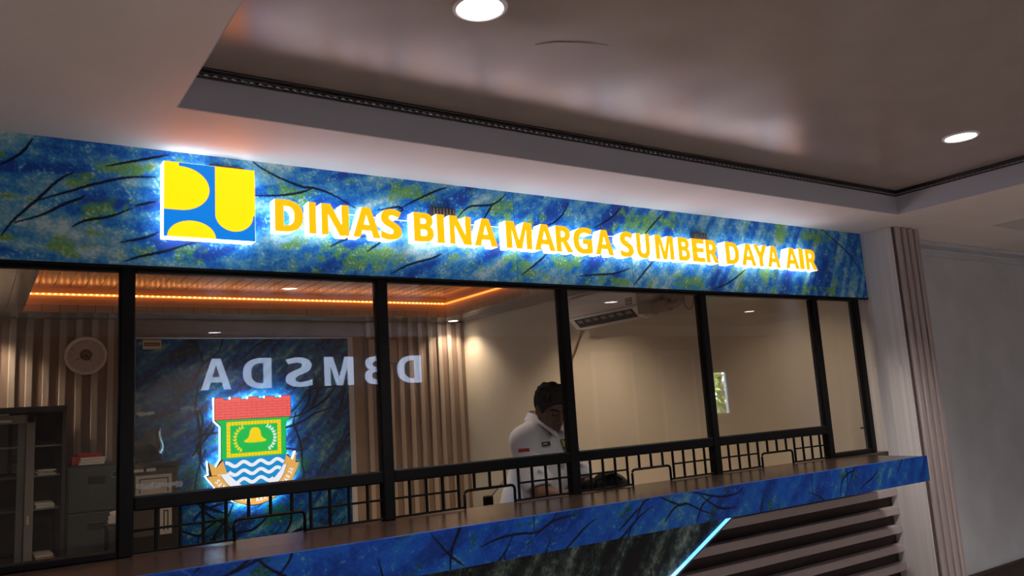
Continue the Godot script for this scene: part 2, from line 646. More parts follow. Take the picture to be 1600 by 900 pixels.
func make_materials() -> void:
	var paint_n := noise_tex(512, 0.02, [], 3, 5, true, 3.0)
	mats.soffit = bumped(textured(mat(rgb(228, 220, 216), 0.62, 0.0, 0.4), noise_tex(512, 0.006, [Color(0.94, 0.93, 0.92), Color(1, 1, 1)], 11), Vector3(0.35, 0.35, 0.35)), paint_n, 0.12)
	mats.cove_face = mat(rgb(182, 182, 192), 0.6)
	mats.cove_top = bumped(textured(mat(rgb(158, 145, 137), 0.28, 0.0, 0.85), noise_tex(512, 0.012, [Color(0.93, 0.92, 0.91), Color(1, 1, 1)], 21), Vector3(0.5, 0.5, 0.5)), noise_tex(512, 0.004, [], 31, 2, true, 8.0), 0.28)
	mats.cove_top.uv1_triplanar = true
	mats.wall = bumped(textured(mat(rgb(200, 202, 208), 0.75), noise_tex(512, 0.008, [Color(0.92, 0.92, 0.92), Color(1, 1, 1)], 12), Vector3(0.5, 0.5, 0.5)), paint_n, 0.1)
	mats.backwall = mat(rgb(150, 142, 134), 0.8)
	mats.white = mat(rgb(236, 236, 234), 0.4)
	mats.black = bumped(mat(rgb(9, 8, 8), 0.5, 0.0, 0.3), paint_n, 0.05)
	mats.black_dull = mat(rgb(12, 11, 11), 0.7)
	mats.dark_trim = mat(rgb(52, 48, 50), 0.25, 0.3)
	mats.silver = mat(rgb(160, 160, 165), 0.3, 0.8)
	mats.floor = mat(rgb(168, 156, 148), 0.3)
	mats.pillar = mat(Color.WHITE, 0.6)
	mats.pillar.albedo_texture = grain_tex(256, 256, 5, rgb(196, 190, 188), rgb(222, 216, 213), 0.06, 0.05)
	mats.pillar.uv1_triplanar = true
	mats.pillar.uv1_world_triplanar = true
	mats.pillar.uv1_scale = Vector3(2.0, 0.6, 2.0)
	mats.flute = mat(Color.WHITE, 0.6)
	mats.flute.albedo_texture = grain_tex(128, 256, 6, rgb(160, 148, 146), rgb(182, 168, 164), 0.08, 0.06)
	mats.flute.uv1_triplanar = true
	mats.flute.uv1_world_triplanar = true
	mats.flute.uv1_scale = Vector3(3.0, 0.8, 3.0)
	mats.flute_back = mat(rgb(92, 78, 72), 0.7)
	mats.wainscot = textured(mat(rgb(74, 54, 46), 0.6), noise_tex(256, 0.05, [Color(0.6, 0.6, 0.6), Color(1, 1, 1)], 14), Vector3(2, 2, 2))
	# office
	mats.plain = bumped(textured(mat(rgb(222, 206, 180), 0.7), noise_tex(512, 0.005, [Color(0.95, 0.945, 0.94), Color(1, 1, 1)], 15), Vector3(0.5, 0.5, 0.5)), paint_n, 0.06)
	mats.slat = mat(Color.WHITE, 0.55)
	mats.slat.albedo_texture = grain_tex(128, 256, 8, rgb(172, 154, 138), rgb(192, 174, 156), 0.05, 0.06)
	mats.slat.uv1_triplanar = true
	mats.slat.uv1_world_triplanar = true
	mats.slat.uv1_scale = Vector3(3.0, 0.5, 3.0)
	mats.slat_back = mat(rgb(142, 118, 100), 0.7)
	mats.marble = textured(mat(Color.WHITE, 0.4), noise_tex(512, 0.006, [rgb(136, 112, 92), rgb(166, 142, 120)], 17, 5), Vector3(0.7, 0.7, 0.7))
	mats.plank = mat(Color.WHITE, 0.22, 0.0, 0.7)
	mats.plank.albedo_texture = grain_tex(256, 128, 9, rgb(118, 104, 94), rgb(138, 122, 110), 8.0, 0.01)
	mats.plank.uv1_triplanar = true
	mats.plank.uv1_world_triplanar = true
	mats.plank.uv1_scale = Vector3(2.0, 2.0, 0.7)
	mats.plank_dark = mat(rgb(186, 160, 136), 0.4)
	mats.cream = mat(rgb(205, 190, 165), 0.6)
	mats.glass = mat(Color(0.25, 0.25, 0.25, 0.06), 0.0, 0.0, 0.5)
	mats.glass.transparency = BaseMaterial3D.TRANSPARENCY_ALPHA
	mats.worktop = mat(Color.WHITE, 0.26, 0.0, 0.5)
	mats.worktop.albedo_texture = grain_tex(512, 128, 10, rgb(44, 33, 28), rgb(70, 52, 42), 6.0, 0.012)
	mats.worktop.uv1_triplanar = true
	mats.worktop.uv1_world_triplanar = true
	mats.worktop.uv1_scale = Vector3(0.8, 0.8, 2.0)
	mats.louver = mat(rgb(172, 160, 158), 0.6)
	mats.louver_back = mat(rgb(54, 42, 38), 0.8)
	mats.steel_green = bumped(mat(rgb(54, 63, 59), 0.5), paint_n, 0.05)
	mats.steel_grey = mat(rgb(122, 120, 116), 0.5)
	mats.case_dark = mat(rgb(38, 35, 33), 0.5)
	mats.paper = mat(rgb(220, 214, 204), 0.8)
	mats.paper_tan = mat(rgb(186, 150, 110), 0.8)
	mats.red = mat(rgb(170, 34, 34), 0.6)
	mats.ac = mat(rgb(226, 222, 214), 0.3)
	mats.skin = mat(rgb(122, 82, 62), 0.5)
	mats.skin.subsurf_scatter_enabled = true
	mats.skin.subsurf_scatter_strength = 0.08
	mats.shirt = bumped(mat(rgb(236, 236, 240), 0.85), noise_tex(256, 0.03, [], 41, 3, true, 4.0), 0.3)
	mats.trousers = mat(rgb(40, 42, 52), 0.9)
	mats.hair = bumped(mat(rgb(10, 9, 9), 0.9, 0.0, 0.2), noise_tex(256, 0.12, [], 42, 3, true, 6.0), 0.5)

# ---------------------------------------------------------------- lobby
func lobby_shell() -> void:
	struct("floor", span(-8, 6, -0.15, 0, -4.8, 5.6), mats.floor, Vector3.ZERO, "polished beige floor of the lobby and office", "floor")
	var cx0 := -3.836
	var cx1 := -0.225
	var cz0 := 0.385
	var cz1 := 4.2
	struct("ceiling", boxes([
		[-8, 6, 2.452, 2.8, -0.02, cz0], [0.67, 4.2, 2.452, 2.8, cz0, 0.43],
		[-8, cx0, 2.452, 2.8, cz0, cz1], [cx1, 0.67, 2.452, 2.8, cz0, cz1], [4.2, 6, 2.452, 2.8, cz0, cz1], [-8, 6, 2.452, 2.8, cz1, 5.5]]), mats.soffit, Vector3.ZERO, "lower painted ceiling surrounding the recessed lobby tray", "ceiling")
	struct("ceiling", boxes([[cx0 - 0.01, cx1 + 0.01, 2.578, 2.79, cz0 - 0.01, cz1 + 0.01]]), mats.cove_top, Vector3.ZERO, "raised glossy brownish ceiling inside the lobby tray", "ceiling")
	struct("ceiling", boxes([[0.66, 4.21, 2.578, 2.79, 0.42, 4.21]]), mats.cove_top, Vector3.ZERO, "second raised ceiling tray on the right of the lobby", "ceiling")
	var crease := begin(true)
	add_tube(crease, [Vector3(-2.985, 2.580, 0.95), Vector3(-2.94, 2.5778, 0.992), Vector3(-2.88, 2.5775, 1.018), Vector3(-2.79, 2.580, 1.042)], 0.003, 8)
	part("sheet_crease", finish(crease), mats.cove_top, get_node("ceiling_001"))
	# grey upright faces of the tray, proud of the soffit by a hair
	struct("trim_1", boxes([[cx0, cx1, 2.453, 2.578, cz0, cz0 + 0.004], [cx0, cx0 + 0.004, 2.453, 2.578, cz0, cz1], [cx1 - 0.004, cx1, 2.453, 2.578, cz0, cz1], [cx0, cx1, 2.453, 2.578, cz1 - 0.004, cz1]]), mats.cove_face, Vector3.ZERO, "grey upright faces of the lobby ceiling tray", "trim")
	var c := struct("trim_2", boxes([
		[cx0, cx1, 2.562, 2.578, cz0, cz0 + 0.016], [cx0, cx0 + 0.016, 2.562, 2.578, cz0, cz1], [cx1 - 0.016, cx1, 2.562, 2.578, cz0, cz1],
		[cx0, cx1, 2.55, 2.556, cz0, cz0 + 0.009], [cx0, cx0 + 0.009, 2.55, 2.556, cz0, cz1], [cx1 - 0.009, cx1, 2.55, 2.556, cz0, cz1],
		[cx0, cx1, 2.5715, 2.578, cz0, cz0 + 0.024], [cx1 - 0.024, cx1, 2.5715, 2.578, cz0, cz1]], 0.0015), mats.dark_trim, Vector3.ZERO, "thin dark beaded cornice around the lobby ceiling tray", "trim")
	var st := begin()
	var x := cx0 + 0.02
	while x < cx1 - 0.02:
		add_box(st, Vector3(x, 2.5565, cz0 + 0.003), Vector3(x + 0.014, 2.5625, cz0 + 0.0145), 0.002)
		x += 0.026
	var z := cz0 + 0.02
	while z < cz1 - 0.02:
		add_box(st, Vector3(cx1 - 0.0145, 2.5565, z), Vector3(cx1 - 0.003, 2.5625, z + 0.014), 0.002)
		z += 0.026
	part("bead_row", finish(st), mats.silver, c).set_meta("kind", "stuff")
	# walls
	struct("wall_front", span(0.27, 6.1, 0, 2.46, -0.12, 0.0), mats.wall, Vector3.ZERO, "plain grey lobby wall right of the fluted pillar", "wall")
	struct("trim_3", boxes([[0.285, 6, 2.428, 2.452, 0, 0.03], [0.285, 6, 2.395, 2.407, 0, 0.012], [0.285, 6, 2.352, 2.36, 0, 0.008]], 0.003), mats.wall, Vector3.ZERO, "plain cornice lines along the top of the right wall", "trim")
	struct("baseboard_front", boxes([[0.285, 6, 0, 0.405, 0, 0.015], [0.285, 6, 0.4, 0.415, 0, 0.024]], 0.003), mats.wainscot, Vector3.ZERO, "dark brown skirting board along the right lobby wall", "baseboard")
	struct("wall_left", span(-8.15, -8, 0, 2.8, -4.8, 5.6), mats.wall, Vector3.ZERO, "left wall of the building, out of view", "wall")
	struct("wall_right", span(6, 6.15, 0, 2.8, -4.8, 5.6), mats.wall, Vector3.ZERO, "far right wall of the lobby, out of view", "wall")
	# back wall behind the viewer with a window opening
	var wx0 := 4.6
	var wx1 := 5.0
	struct("wall_back", boxes([[-8, wx0, 0, 2.8, 5.4, 5.46], [wx1, 6, 0, 2.8, 5.4, 5.46], [wx0, wx1, 0, 1.3, 5.4, 5.46], [wx0, wx1, 1.95, 2.8, 5.4, 5.46]]), mats.backwall, Vector3.ZERO, "lobby wall opposite the counter, behind the viewer", "wall")
	var w := struct("window_7", boxes([[wx0, wx0 + 0.03, 1.3, 1.95, 5.41, 5.45], [wx1 - 0.03, wx1, 1.3, 1.95, 5.41, 5.45], [wx0, wx1, 1.3, 1.33, 5.41, 5.45], [wx0, wx1, 1.92, 1.95, 5.41, 5.45]]), mats.white, Vector3.ZERO, "small lobby window behind the viewer, mirrored in the glazing", "window")
	part("pane", span(wx0 + 0.03, wx1 - 0.03, 1.33, 1.92, 5.438, 5.442), mats.glass, w)
	for d in [[2.4, 3.13], [3.61, 4.3]]:
		var o := struct("door_%d" % (1 if d[0] < 3 else 2), span(d[0] + 0.06, d[1] - 0.06, 0, 2.18, 5.37, 5.4), mats.wall, Vector3.ZERO, "pale lobby door behind the viewer", "door")
		part("door_frame", boxes([[d[0], d[0] + 0.06, 0, 2.25, 5.36, 5.4], [d[1] - 0.06, d[1], 0, 2.25, 5.36, 5.4], [d[0], d[1], 2.18, 2.25, 5.36, 5.4]], 0.004), mats.white, o)
		part("handle", span(d[0] + 0.1, d[0] + 0.22, 1.0, 1.02, 5.3, 5.33, 0.004), mats.silver, o)
	# pillar
	var p := struct("pillar", span(0.03, 0.275, 0, 2.452, -0.1, 0.188, 0.002), mats.pillar, Vector3.ZERO, "pale square pillar at the right end of the counter", "pillar")
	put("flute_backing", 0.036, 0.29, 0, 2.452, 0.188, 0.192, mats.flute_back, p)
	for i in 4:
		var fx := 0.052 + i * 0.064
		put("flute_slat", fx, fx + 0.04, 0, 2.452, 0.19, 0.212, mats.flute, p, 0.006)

func lobby_things() -> void:
	downlight(-3.237, 2.578, 1.06, LOBBY_E, COOL, "large bright round downlight at the top of the photo, above the fascia letters", "")
	downlight(-0.848, 2.578, 1.055, LOBBY_E, COOL, "bright round downlight in the ceiling tray near the right cornice corner", "")
	var unseen := "lobby downlights behind the viewer"
	downlight(-2.30, 2.578, 3.19, LOBBY_E, COOL, "round downlight of the ceiling tray behind the viewer", unseen)
	downlight(0.40, 2.452, 2.61, LOBBY_E * 1.0, COOL, "round downlight of the lower ceiling behind the viewer", unseen)
	downlight(2.64, 2.452, 2.94, LOBBY_E * 1.5, COOL, "round downlight in the lower ceiling at the right of the lobby", unseen)
	downlight(-2.41, 2.452, 5.0, LOBBY_E, COOL, "round downlight near the wall behind the viewer", unseen)
	downlight(-5.6, 2.452, 1.4, LOBBY_E, COOL, "round downlight in the lower ceiling left of the tray", unseen)
	# lit letters on the wall behind the viewer, seen mirrored in the glazing
	var word := "DBMSDA"
	var ex := [[-0.808, -0.553], [-1.151, -0.925], [-1.555, -1.271], [-1.921, -1.678], [-2.30, -2.053], [-2.655, -2.405]]
	var s := 8.07 / 7.17
	var f := font(["Droid Sans"], 700)
	var m := glow(Color(0.78, 0.86, 1.0), 6.0)
	for i in 6:
		var xa: float = -4.291 + (ex[i][0] + 4.291) * s
		var xb: float = -4.291 + (ex[i][1] + 4.291) * s
		var t := thing("sign_letter", "white illuminated letter %s on the lobby wall behind the viewer, %s in the row" % [word[i], ["first", "second", "third", "fourth", "fifth", "last"][i]], "letter", Vector3(xb, 1.55 + 0.34 * s, 5.37), "lit letters behind the viewer")
		t.rotation.y = PI
		part("face", glyph(word[i], xb - xa, 0.268 * s, 0.02, f), m, t)
		part("return", glyph(word[i], xb - xa, 0.268 * s, 0.025, f), mats.white, t, Vector3(0, 0, -0.026))
	# a tree outside the lobby window
	var tree := thing("garden_tree", "leafy green tree outside the small lobby window", "tree", Vector3(8.2, 0, 8.4))
	part("trunk", tube([Vector3.ZERO, Vector3(0.05, 1.2, 0), Vector3(0, 2.2, 0.1)], 0.12, 10, 0.07), mat(rgb(90, 70, 52), 0.9), tree)
	var leaf := begin()
	quad(leaf, Vector3(-0.04, 0, 0), Vector3(0, -0.07, 0.01), Vector3(0.04, 0, 0), Vector3(0, 0.09, 0.015))
	var mm := MultiMesh.new()
	mm.transform_format = MultiMesh.TRANSFORM_3D
	mm.mesh = finish(leaf)
	mm.instance_count = 2600
	var rng := RandomNumberGenerator.new()
	rng.seed = 5
	for i in mm.instance_count:
		var v := Vector3(rng.randfn(), rng.randfn(), rng.randfn()).normalized() * pow(rng.randf(), 0.4)
		mm.set_instance_transform(i, Transform3D(Basis.from_euler(Vector3(rng.randf() * 6, rng.randf() * 6, rng.randf() * 6)), Vector3(0, 1.9, 0) + v * Vector3(1.9, 1.5, 1.3)))
	var mi := MultiMeshInstance3D.new()
	mi.multimesh = mm
	var lm := mat(rgb(132, 146, 66), 0.6)
	lm.backlight_enabled = true
	lm.backlight = Color(0.4, 0.5, 0.1)
	mi.material_override = lm
	mi.name = "foliage"
	mi.set_meta("kind", "stuff")
	tree.add_child(mi, true)
	struct("ground", span(-10, 16, -0.2, -0.15, 5.6, 18), mat(rgb(90, 100, 60), 0.9), Vector3.ZERO, "grass outside the lobby window", "ground")

# ---------------------------------------------------------------- the facade: fascia, letters, glazing, grilles
func facade() -> void:
	struct("wall_header", boxes([[-8, 0.03, 2.075, 2.9, -0.14, -0.022]]), mats.backwall, Vector3.ZERO, "header wall carrying the mural fascia above the glazing", "wall")
	var pal := [Color(0.12, 0.30, 0.66), Color(0.12, 0.45, 0.80), Color(0.28, 0.60, 0.82), Color(0.50, 0.72, 0.80), Color(0.74, 0.85, 0.87)]
	var splats := [[-391,238,6,2],[-403,233,4,2],[-399,224,5,3],[-395,226,6,2],[-408,212,3,2],[-421,214,2,1],[-371,212,5,3],[-339,236,7,2],[-292,240,8,3],[-314,214,13,4],[-249,237,5,4],[-243,215,5,3],[-218,217,7,3],[-191,210,7,2],[-173,237,10,5],[-154,239,9,3],[-193,233,5,3],[-87,218,5,5],[-70,240,4,4],[-40,240,11,3],[-51,211,10,2],[-31,210,6,2],[-143,211,9,3]]
	var veins := [[-423,214,-420,219,-414,226,-409,232,-405,235], [-415,225,-408,228,-399,232,-390,235,-382,236], [-420,218,-413,221,-407,225,-403,227,-402,228], [-416,244,-419,239,-424,235],
		[-405,218,-402,220,-395,222,-389,225], [-388,226,-382,228], [-396,238,-387,241,-378,244], [-392,214,-385,216,-381,218], [-391,208,-386,210,-379,212,-369,216],
		[-351,245,-348,243,-341,240,-334,238,-330,238,-325,237,-320,235,-314,232], [-351,233,-342,234,-334,236,-330,238], [-305,232,-297,234,-295,233,-297,232], [-297,233,-288,238,-280,242,-275,244],
		[-271,232,-265,237,-254,239,-247,244], [-259,232,-254,239], [-301,208,-293,212,-283,215,-279,217], [-324,217,-318,220,-309,222], [-310,216,-303,221], [-234,232,-225,233,-218,238,-214,244],
		[-242,210,-233,216,-228,220], [-201,233,-190,239,-184,244], [-171,232,-164,238,-157,244], [-211,211,-202,212,-191,213,-181,216], [-127,208,-115,212,-102,219], [-33,245,-20,238,-9,231,-1,222], [-180,208,-171,216,-165,221]]
	var lo := Vector2(-452, 206.5)
	var size := Vector2(455, 39)
	var tex := mural(2048, 176, lo, size, 4, pal, Color(0.44, 0.64, 0.18), 0.0, 0.35, 1.0, splats, veins, Color(0.04, 0.08, 0.18), 0.36, 0.5)
	var m := mat(Color.WHITE, 0.45, 0.0, 0.35)
	m.albedo_texture = tex
	var fascia := thing("mural_fascia", "long blue and green marbled fascia board above the counter glazing", "fascia", Vector3(-3, 2.07, 0))
	var seams := [-8.0, -6.2, -4.6, -2.436, -1.80, 0.03]
	for i in seams.size() - 1:
		var a: float = seams[i] + 0.0012
		var b: float = seams[i + 1] - 0.0012
		part("panel", prism(pts2([a, 2.07, b, 2.07, b, 2.452, a, 2.452]), -0.018, 0.0, lo / 100.0, size / 100.0), m, fascia, -fascia.position)
	put("backing_board", -8, 0.03, 2.071, 2.4515, -0.022, -0.018, mats.paper, fascia)
	put("lower_edge_strip", -8, 0.03, 2.062, 2.07, -0.022, 0.001, mats.black, fascia)

	# channel letters: yellow lit faces, white lit returns
	var words := ["DINAS", "BINA", "MARGA", "SUMBER", "DAYA", "AIR"]
	var xs := [-3.454,-3.356,-3.335,-3.310,-3.290,-3.188,-3.174,-3.067,-3.065,-2.982,-2.930,-2.846,-2.832,-2.800,-2.777,-2.680,-2.667,-2.559,-2.516,-2.389,-2.377,-2.269,-2.265,-2.174,-2.171,-2.066,-2.051,-1.947,-1.907,-1.827,-1.808,-1.726,-1.692,-1.574,-1.544,-1.467,-1.451,-1.366,-1.357,-1.269,-1.216,-1.118,-1.102,-0.993,-1.005,-0.901,-0.903,-0.801,-0.757,-0.645,-0.641,-0.601,-0.586,-0.490]
	var face_m := glow(lit(2.2, 0.53, 0.0), 2.2, Color(0.9, 0.6, 0.02))
	var side_m := glow(Color(0.88, 0.94, 1.0), 4.2)
	var bold := FontVariation.new()
	bold.base_font = font(["Droid Sans"], 700)
	bold.variation_embolden = 0.5
	var k := 0
	var ordinal := ["first", "second", "third", "fourth", "fifth", "sixth"]
	for w in words:
		for i in w.length():
			var ch: String = w[i]
			var x0: float = xs[2 * k]
			var x1: float = xs[2 * k + 1]
			var tall := 0.112
			var foot := 2.200
			if ch in "SGU":
				foot -= 0.0015 if ch == "U" else 0.002
				tall += 0.0015 if ch == "U" else 0.004
			var t := thing("channel_letter", "yellow-faced lit letter %s with white sides, %s letter of the sign word %s" % [ch, ordinal[i], w], "letter", Vector3(x0, foot, 0), "lit letters of the fascia sign")
			if ch == "I":
				var bar := pts2([0, 0, x1 - x0, 0, x1 - x0, tall, 0, tall])
				part("return", prism(bar, 0, 0.048), side_m, t, Vector3(0, 0, 0.0005), "white glowing sides")
				part("face", prism(bar, 0, 0.002), face_m, t, Vector3(0, 0, 0.0485), "yellow front")
				k += 1
				continue
			part("return", glyph(ch, x1 - x0, tall, 0.048, bold), side_m, t, Vector3(0, 0, 0.0005), "white glowing sides")
			part("face", glyph(ch, x1 - x0, tall, 0.002, bold), face_m, t, Vector3(0, 0, 0.0485), "yellow front")
			k += 1

	# the square emblem box
	var e := thing("emblem_box", "square lit box with yellow rounded shapes on blue, left of the letters", "emblem", Vector3(-3.806, 2.157, 0))
	var ew := 0.287
	var eh := 0.246
	part("box_body", span(0, ew, 0, eh, 0.0005, 0.048, 0.002), glow(Color(0.9, 0.95, 1.0), 4.4), e, Vector3.ZERO, "white glowing sides")
	part("blue_face", span(0.0015, ew - 0.0015, 0.0015, eh - 0.0015, 0.0485, 0.05), glow(Color8(0, 128, 222), 1.0, Color(0.02, 0.2, 0.6)), e)
	var yel := glow(lit(3.4, 0.81, 0.0), 3.4, Color(0.9, 0.75, 0.02))
	var shp := PackedVector2Array([Vector2(0, 1), Vector2(0, 0.36)])
	shp.append_array(disc_outline(Vector2(0.17, 0.655), 0.315, 0.295, 30, -PI / 2, PI / 2))
	shp.append_array(PackedVector2Array([Vector2(0.155, 0.952), Vector2(0.155, 1)]))
	var shu := PackedVector2Array([Vector2(0.55, 1), Vector2(0.55, 0.36)])
	shu.append_array(disc_outline(Vector2(0.763, 0.345), 0.213, 0.225, 30, PI, TAU))
	shu.append_array(PackedVector2Array([Vector2(0.976, 0.355), Vector2(1, 0.355), Vector2(1, 1)]))
	var shb := disc_outline(Vector2(0.295, 0.0), 0.258, 0.223, 30, 0, PI)
	for q in [shp, shu, shb]:
		var o := PackedVector2Array()
		for v in q:
			o.append(Vector2(0.0015 + v.x * (ew - 0.003), 0.0015 + v.y * (eh - 0.003)))
		part("yellow_shape", prism(o, 0.0495, 0.0512), yel, e)
	# thin supply boxes and the white wire behind the letters
	var vents := [[-3.66, -3.545, 2.405, 2.418, "thin brown transformer strip on top of the square emblem box"], [-2.836, -2.729, 2.31, 2.35, "small dark slotted transformer box behind the letters BINA"], [-1.401, -1.30, 2.312, 2.352, "small dark slotted transformer box behind the letters SUMBER"]]
	for v in vents:
		var t := thing("transformer_box", v[4], "transformer", Vector3(v[0], v[2], 0.0), "")
		put("housing", v[0], v[1], v[2], v[3], 0.0005, 0.02, mat(rgb(58, 52, 50), 0.5), t, 0.002)
		for i in (7 if v[3] - v[2] > 0.02 else 0):
			var sx: float = lerpf(v[0] + 0.008, v[1] - 0.012, i / 6.0)
			put("slot_rib", sx, sx + 0.005, v[2] + 0.005, v[3] - 0.005, 0.02, 0.0225, mat(rgb(110, 104, 100), 0.4), t)
	solo("wire", tube([Vector3(-3.3, 2.296, 0.004), Vector3(-2.95, 2.287, 0.004), Vector3(-2.6, 2.296, 0.004), Vector3(-2.3, 2.292, 0.004), Vector3(-1.9, 2.3, 0.004), Vector3(-1.5, 2.29, 0.004), Vector3(-1.1, 2.3, 0.004)], 0.0022, 6), mats.white, "thin white wire strung behind the yellow letters", "wire")

	# glazing in bays between black posts
	var post := [-8.0, -6.5, -5.62, -4.755, -3.895, -3.04, -2.195, -1.34, -0.46, -0.075]
	var names := {3: 1, 4: 2, 5: 3, 6: 4, 7: 5, 8: 6}
	var sill := 1.195
	for i in range(2, post.size() - 1):
		var a: float = post[i] + 0.0215
		var b: float = post[i + 1] - 0.0215
		var no: int = names.get(i, 8)
		var label: String = {1: "plain tall pane left of the railed bays", 2: "glazed bay in front of the lit crest", 3: "glazed bay left of the standing man", 4: "glazed bay below the air conditioner", 5: "glazed bay between the fourth and fifth posts", 6: "narrow tall pane beside the pillar"}.get(no, "tall pane far left, out of view")
		var w := Node3D.new()
		w.name = "window_%d" % no
		w.set_meta("kind", "structure")
		w.set_meta("label", label)
		w.set_meta("category", "window")
		add_child(w, true)
		w.position = Vector3((a + b) / 2, sill, -0.03)
		var rail := no >= 2 and no <= 5
		put("post", post[i + 1] - 0.0215, post[i + 1] + 0.0215, sill, 2.07, -0.056, -0.012, mats.black, w, 0.004)
		if no == 8:
			put("post", post[i] - 0.0215, post[i] + 0.0215, sill, 2.07, -0.056, -0.012, mats.black, w, 0.004)
		if rail:
			put("rail", a, b, 1.325, 1.368, -0.052, -0.014, mats.black, w, 0.004)
			put("pane", a, b, 1.368, 2.062, -0.033, -0.027, mats.glass, w)
		else:
			put("rail", a, b, sill, 1.219, -0.052, -0.014, mats.black, w, 0.004)
			put("pane", a, b, 1.219, 2.062, -0.033, -0.027, mats.glass, w)
		put("head_rail", a, b, 2.052, 2.07, -0.05, -0.012, mats.black, w, 0.003)
		if rail:
			grille(post[i], b + 0.0215, no)
	# tape remains on the glass
	var tapes := [[-3.865, 1.613, 0.052, 0.017, "torn strip of tape left on the glass beside the first post, upper"], [-3.735, 1.622, 0.10, 0.02, "torn row of tape remains left of the crest, on the glass"], [-3.86, 1.395, 0.13, 0.024, "smeared tape remains low on the glass above the rail"], [-0.165, 1.335, 0.05, 0.012, "faint dark smudge on the narrow pane beside the pillar"]]
	var rng := RandomNumberGenerator.new()
	rng.seed = 3
	for q in tapes:
		var st := begin()
		var n := 13
		for i in n:
			var xx: float = q[0] + q[2] * i / n
			var hh: float = q[3] * rng.randf_range(0.5, 1.0)
			var yy: float = q[1] + q[3] * rng.randf_range(-0.15, 0.15) - q[2] * 0.0
			if q[1] > 1.62 and rng.randf() < 0.3:
				continue
			add_prism(st, disc_outline(Vector2(xx, yy), q[2] / n * rng.randf_range(0.55, 0.9), hh * 0.5, 9), -0.0265, -0.0258)
		var tm := mat(Color(0.6, 0.6, 0.58, 0.38) if q[0] < -1 else Color(0.2, 0.18, 0.16, 0.5), 0.9)
		tm.transparency = BaseMaterial3D.TRANSPARENCY_ALPHA
		solo("tape_residue", finish(st), tm, q[4], "tape")

func grille(x0: float, x1: float, no: int) -> void:
	var s := (x1 - x0) / 0.855
	var t := thing("counter_grille", "black metal bar grille with a raised pass-through hoop, " + {2: "in front of the lit crest", 3: "left of and across the standing man", 4: "in front of the black bag", 5: "rightmost, in the bay nearest the pillar"}[no], "grille", Vector3(x0, 1.195, -0.03), "grilles under the rail")
	var r := 0.0048
	for o in [0.0865, 0.1555, 0.224, 0.293, 0.5705, 0.638, 0.707, 0.7765]:
		var x: float = x0 + o * s
		put("upright_bar", x - r, x + r, 1.2, 1.324, -0.03 - r, -0.03 + r, mats.black, t, 0.0015)
	for o in [0.364, 0.435, 0.506]:
		var x: float = x0 + o * s
		put("short_bar", x - r, x + r, 1.262, 1.324, -0.03 - r, -0.03 + r, mats.black, t, 0.0015)
	var h0 := x0 + 0.318 * s
	var h1 := x0 + 0.549 * s
	put("cross_bar", x0 + 0.021, x0 + 0.293 * s, 1.264, 1.2715, -0.03 - r * 0.8, -0.03 + r * 0.8, mats.black, t, 0.0015)
	put("cross_bar", x0 + 0.5705 * s, x1 - 0.021, 1.264, 1.2715, -0.03 - r * 0.8, -0.03 + r * 0.8, mats.black, t, 0.0015)
	put("bottom_bar", x0 + 0.021, h0, 1.199, 1.2065, -0.03 - r * 0.8, -0.03 + r * 0.8, mats.black, t, 0.0015)
	put("bottom_bar", h1, x1 - 0.021, 1.199, 1.2065, -0.03 - r * 0.8, -0.03 + r * 0.8, mats.black, t, 0.0015)
	var path := [Vector3(h0, 1.196, 0), Vector3(h0, 1.248, 0), Vector3(h0 + 0.002, 1.256, 0), Vector3(h0 + 0.008, 1.262, 0), Vector3(h0 + 0.018, 1.264, 0), Vector3(h1 - 0.018, 1.264, 0), Vector3(h1 - 0.008, 1.262, 0), Vector3(h1 - 0.002, 1.256, 0), Vector3(h1, 1.248, 0), Vector3(h1, 1.196, 0)]
	part("hoop", tube(path, 0.0055, 8), mats.black, t, Vector3(-x0, -1.195, 0))

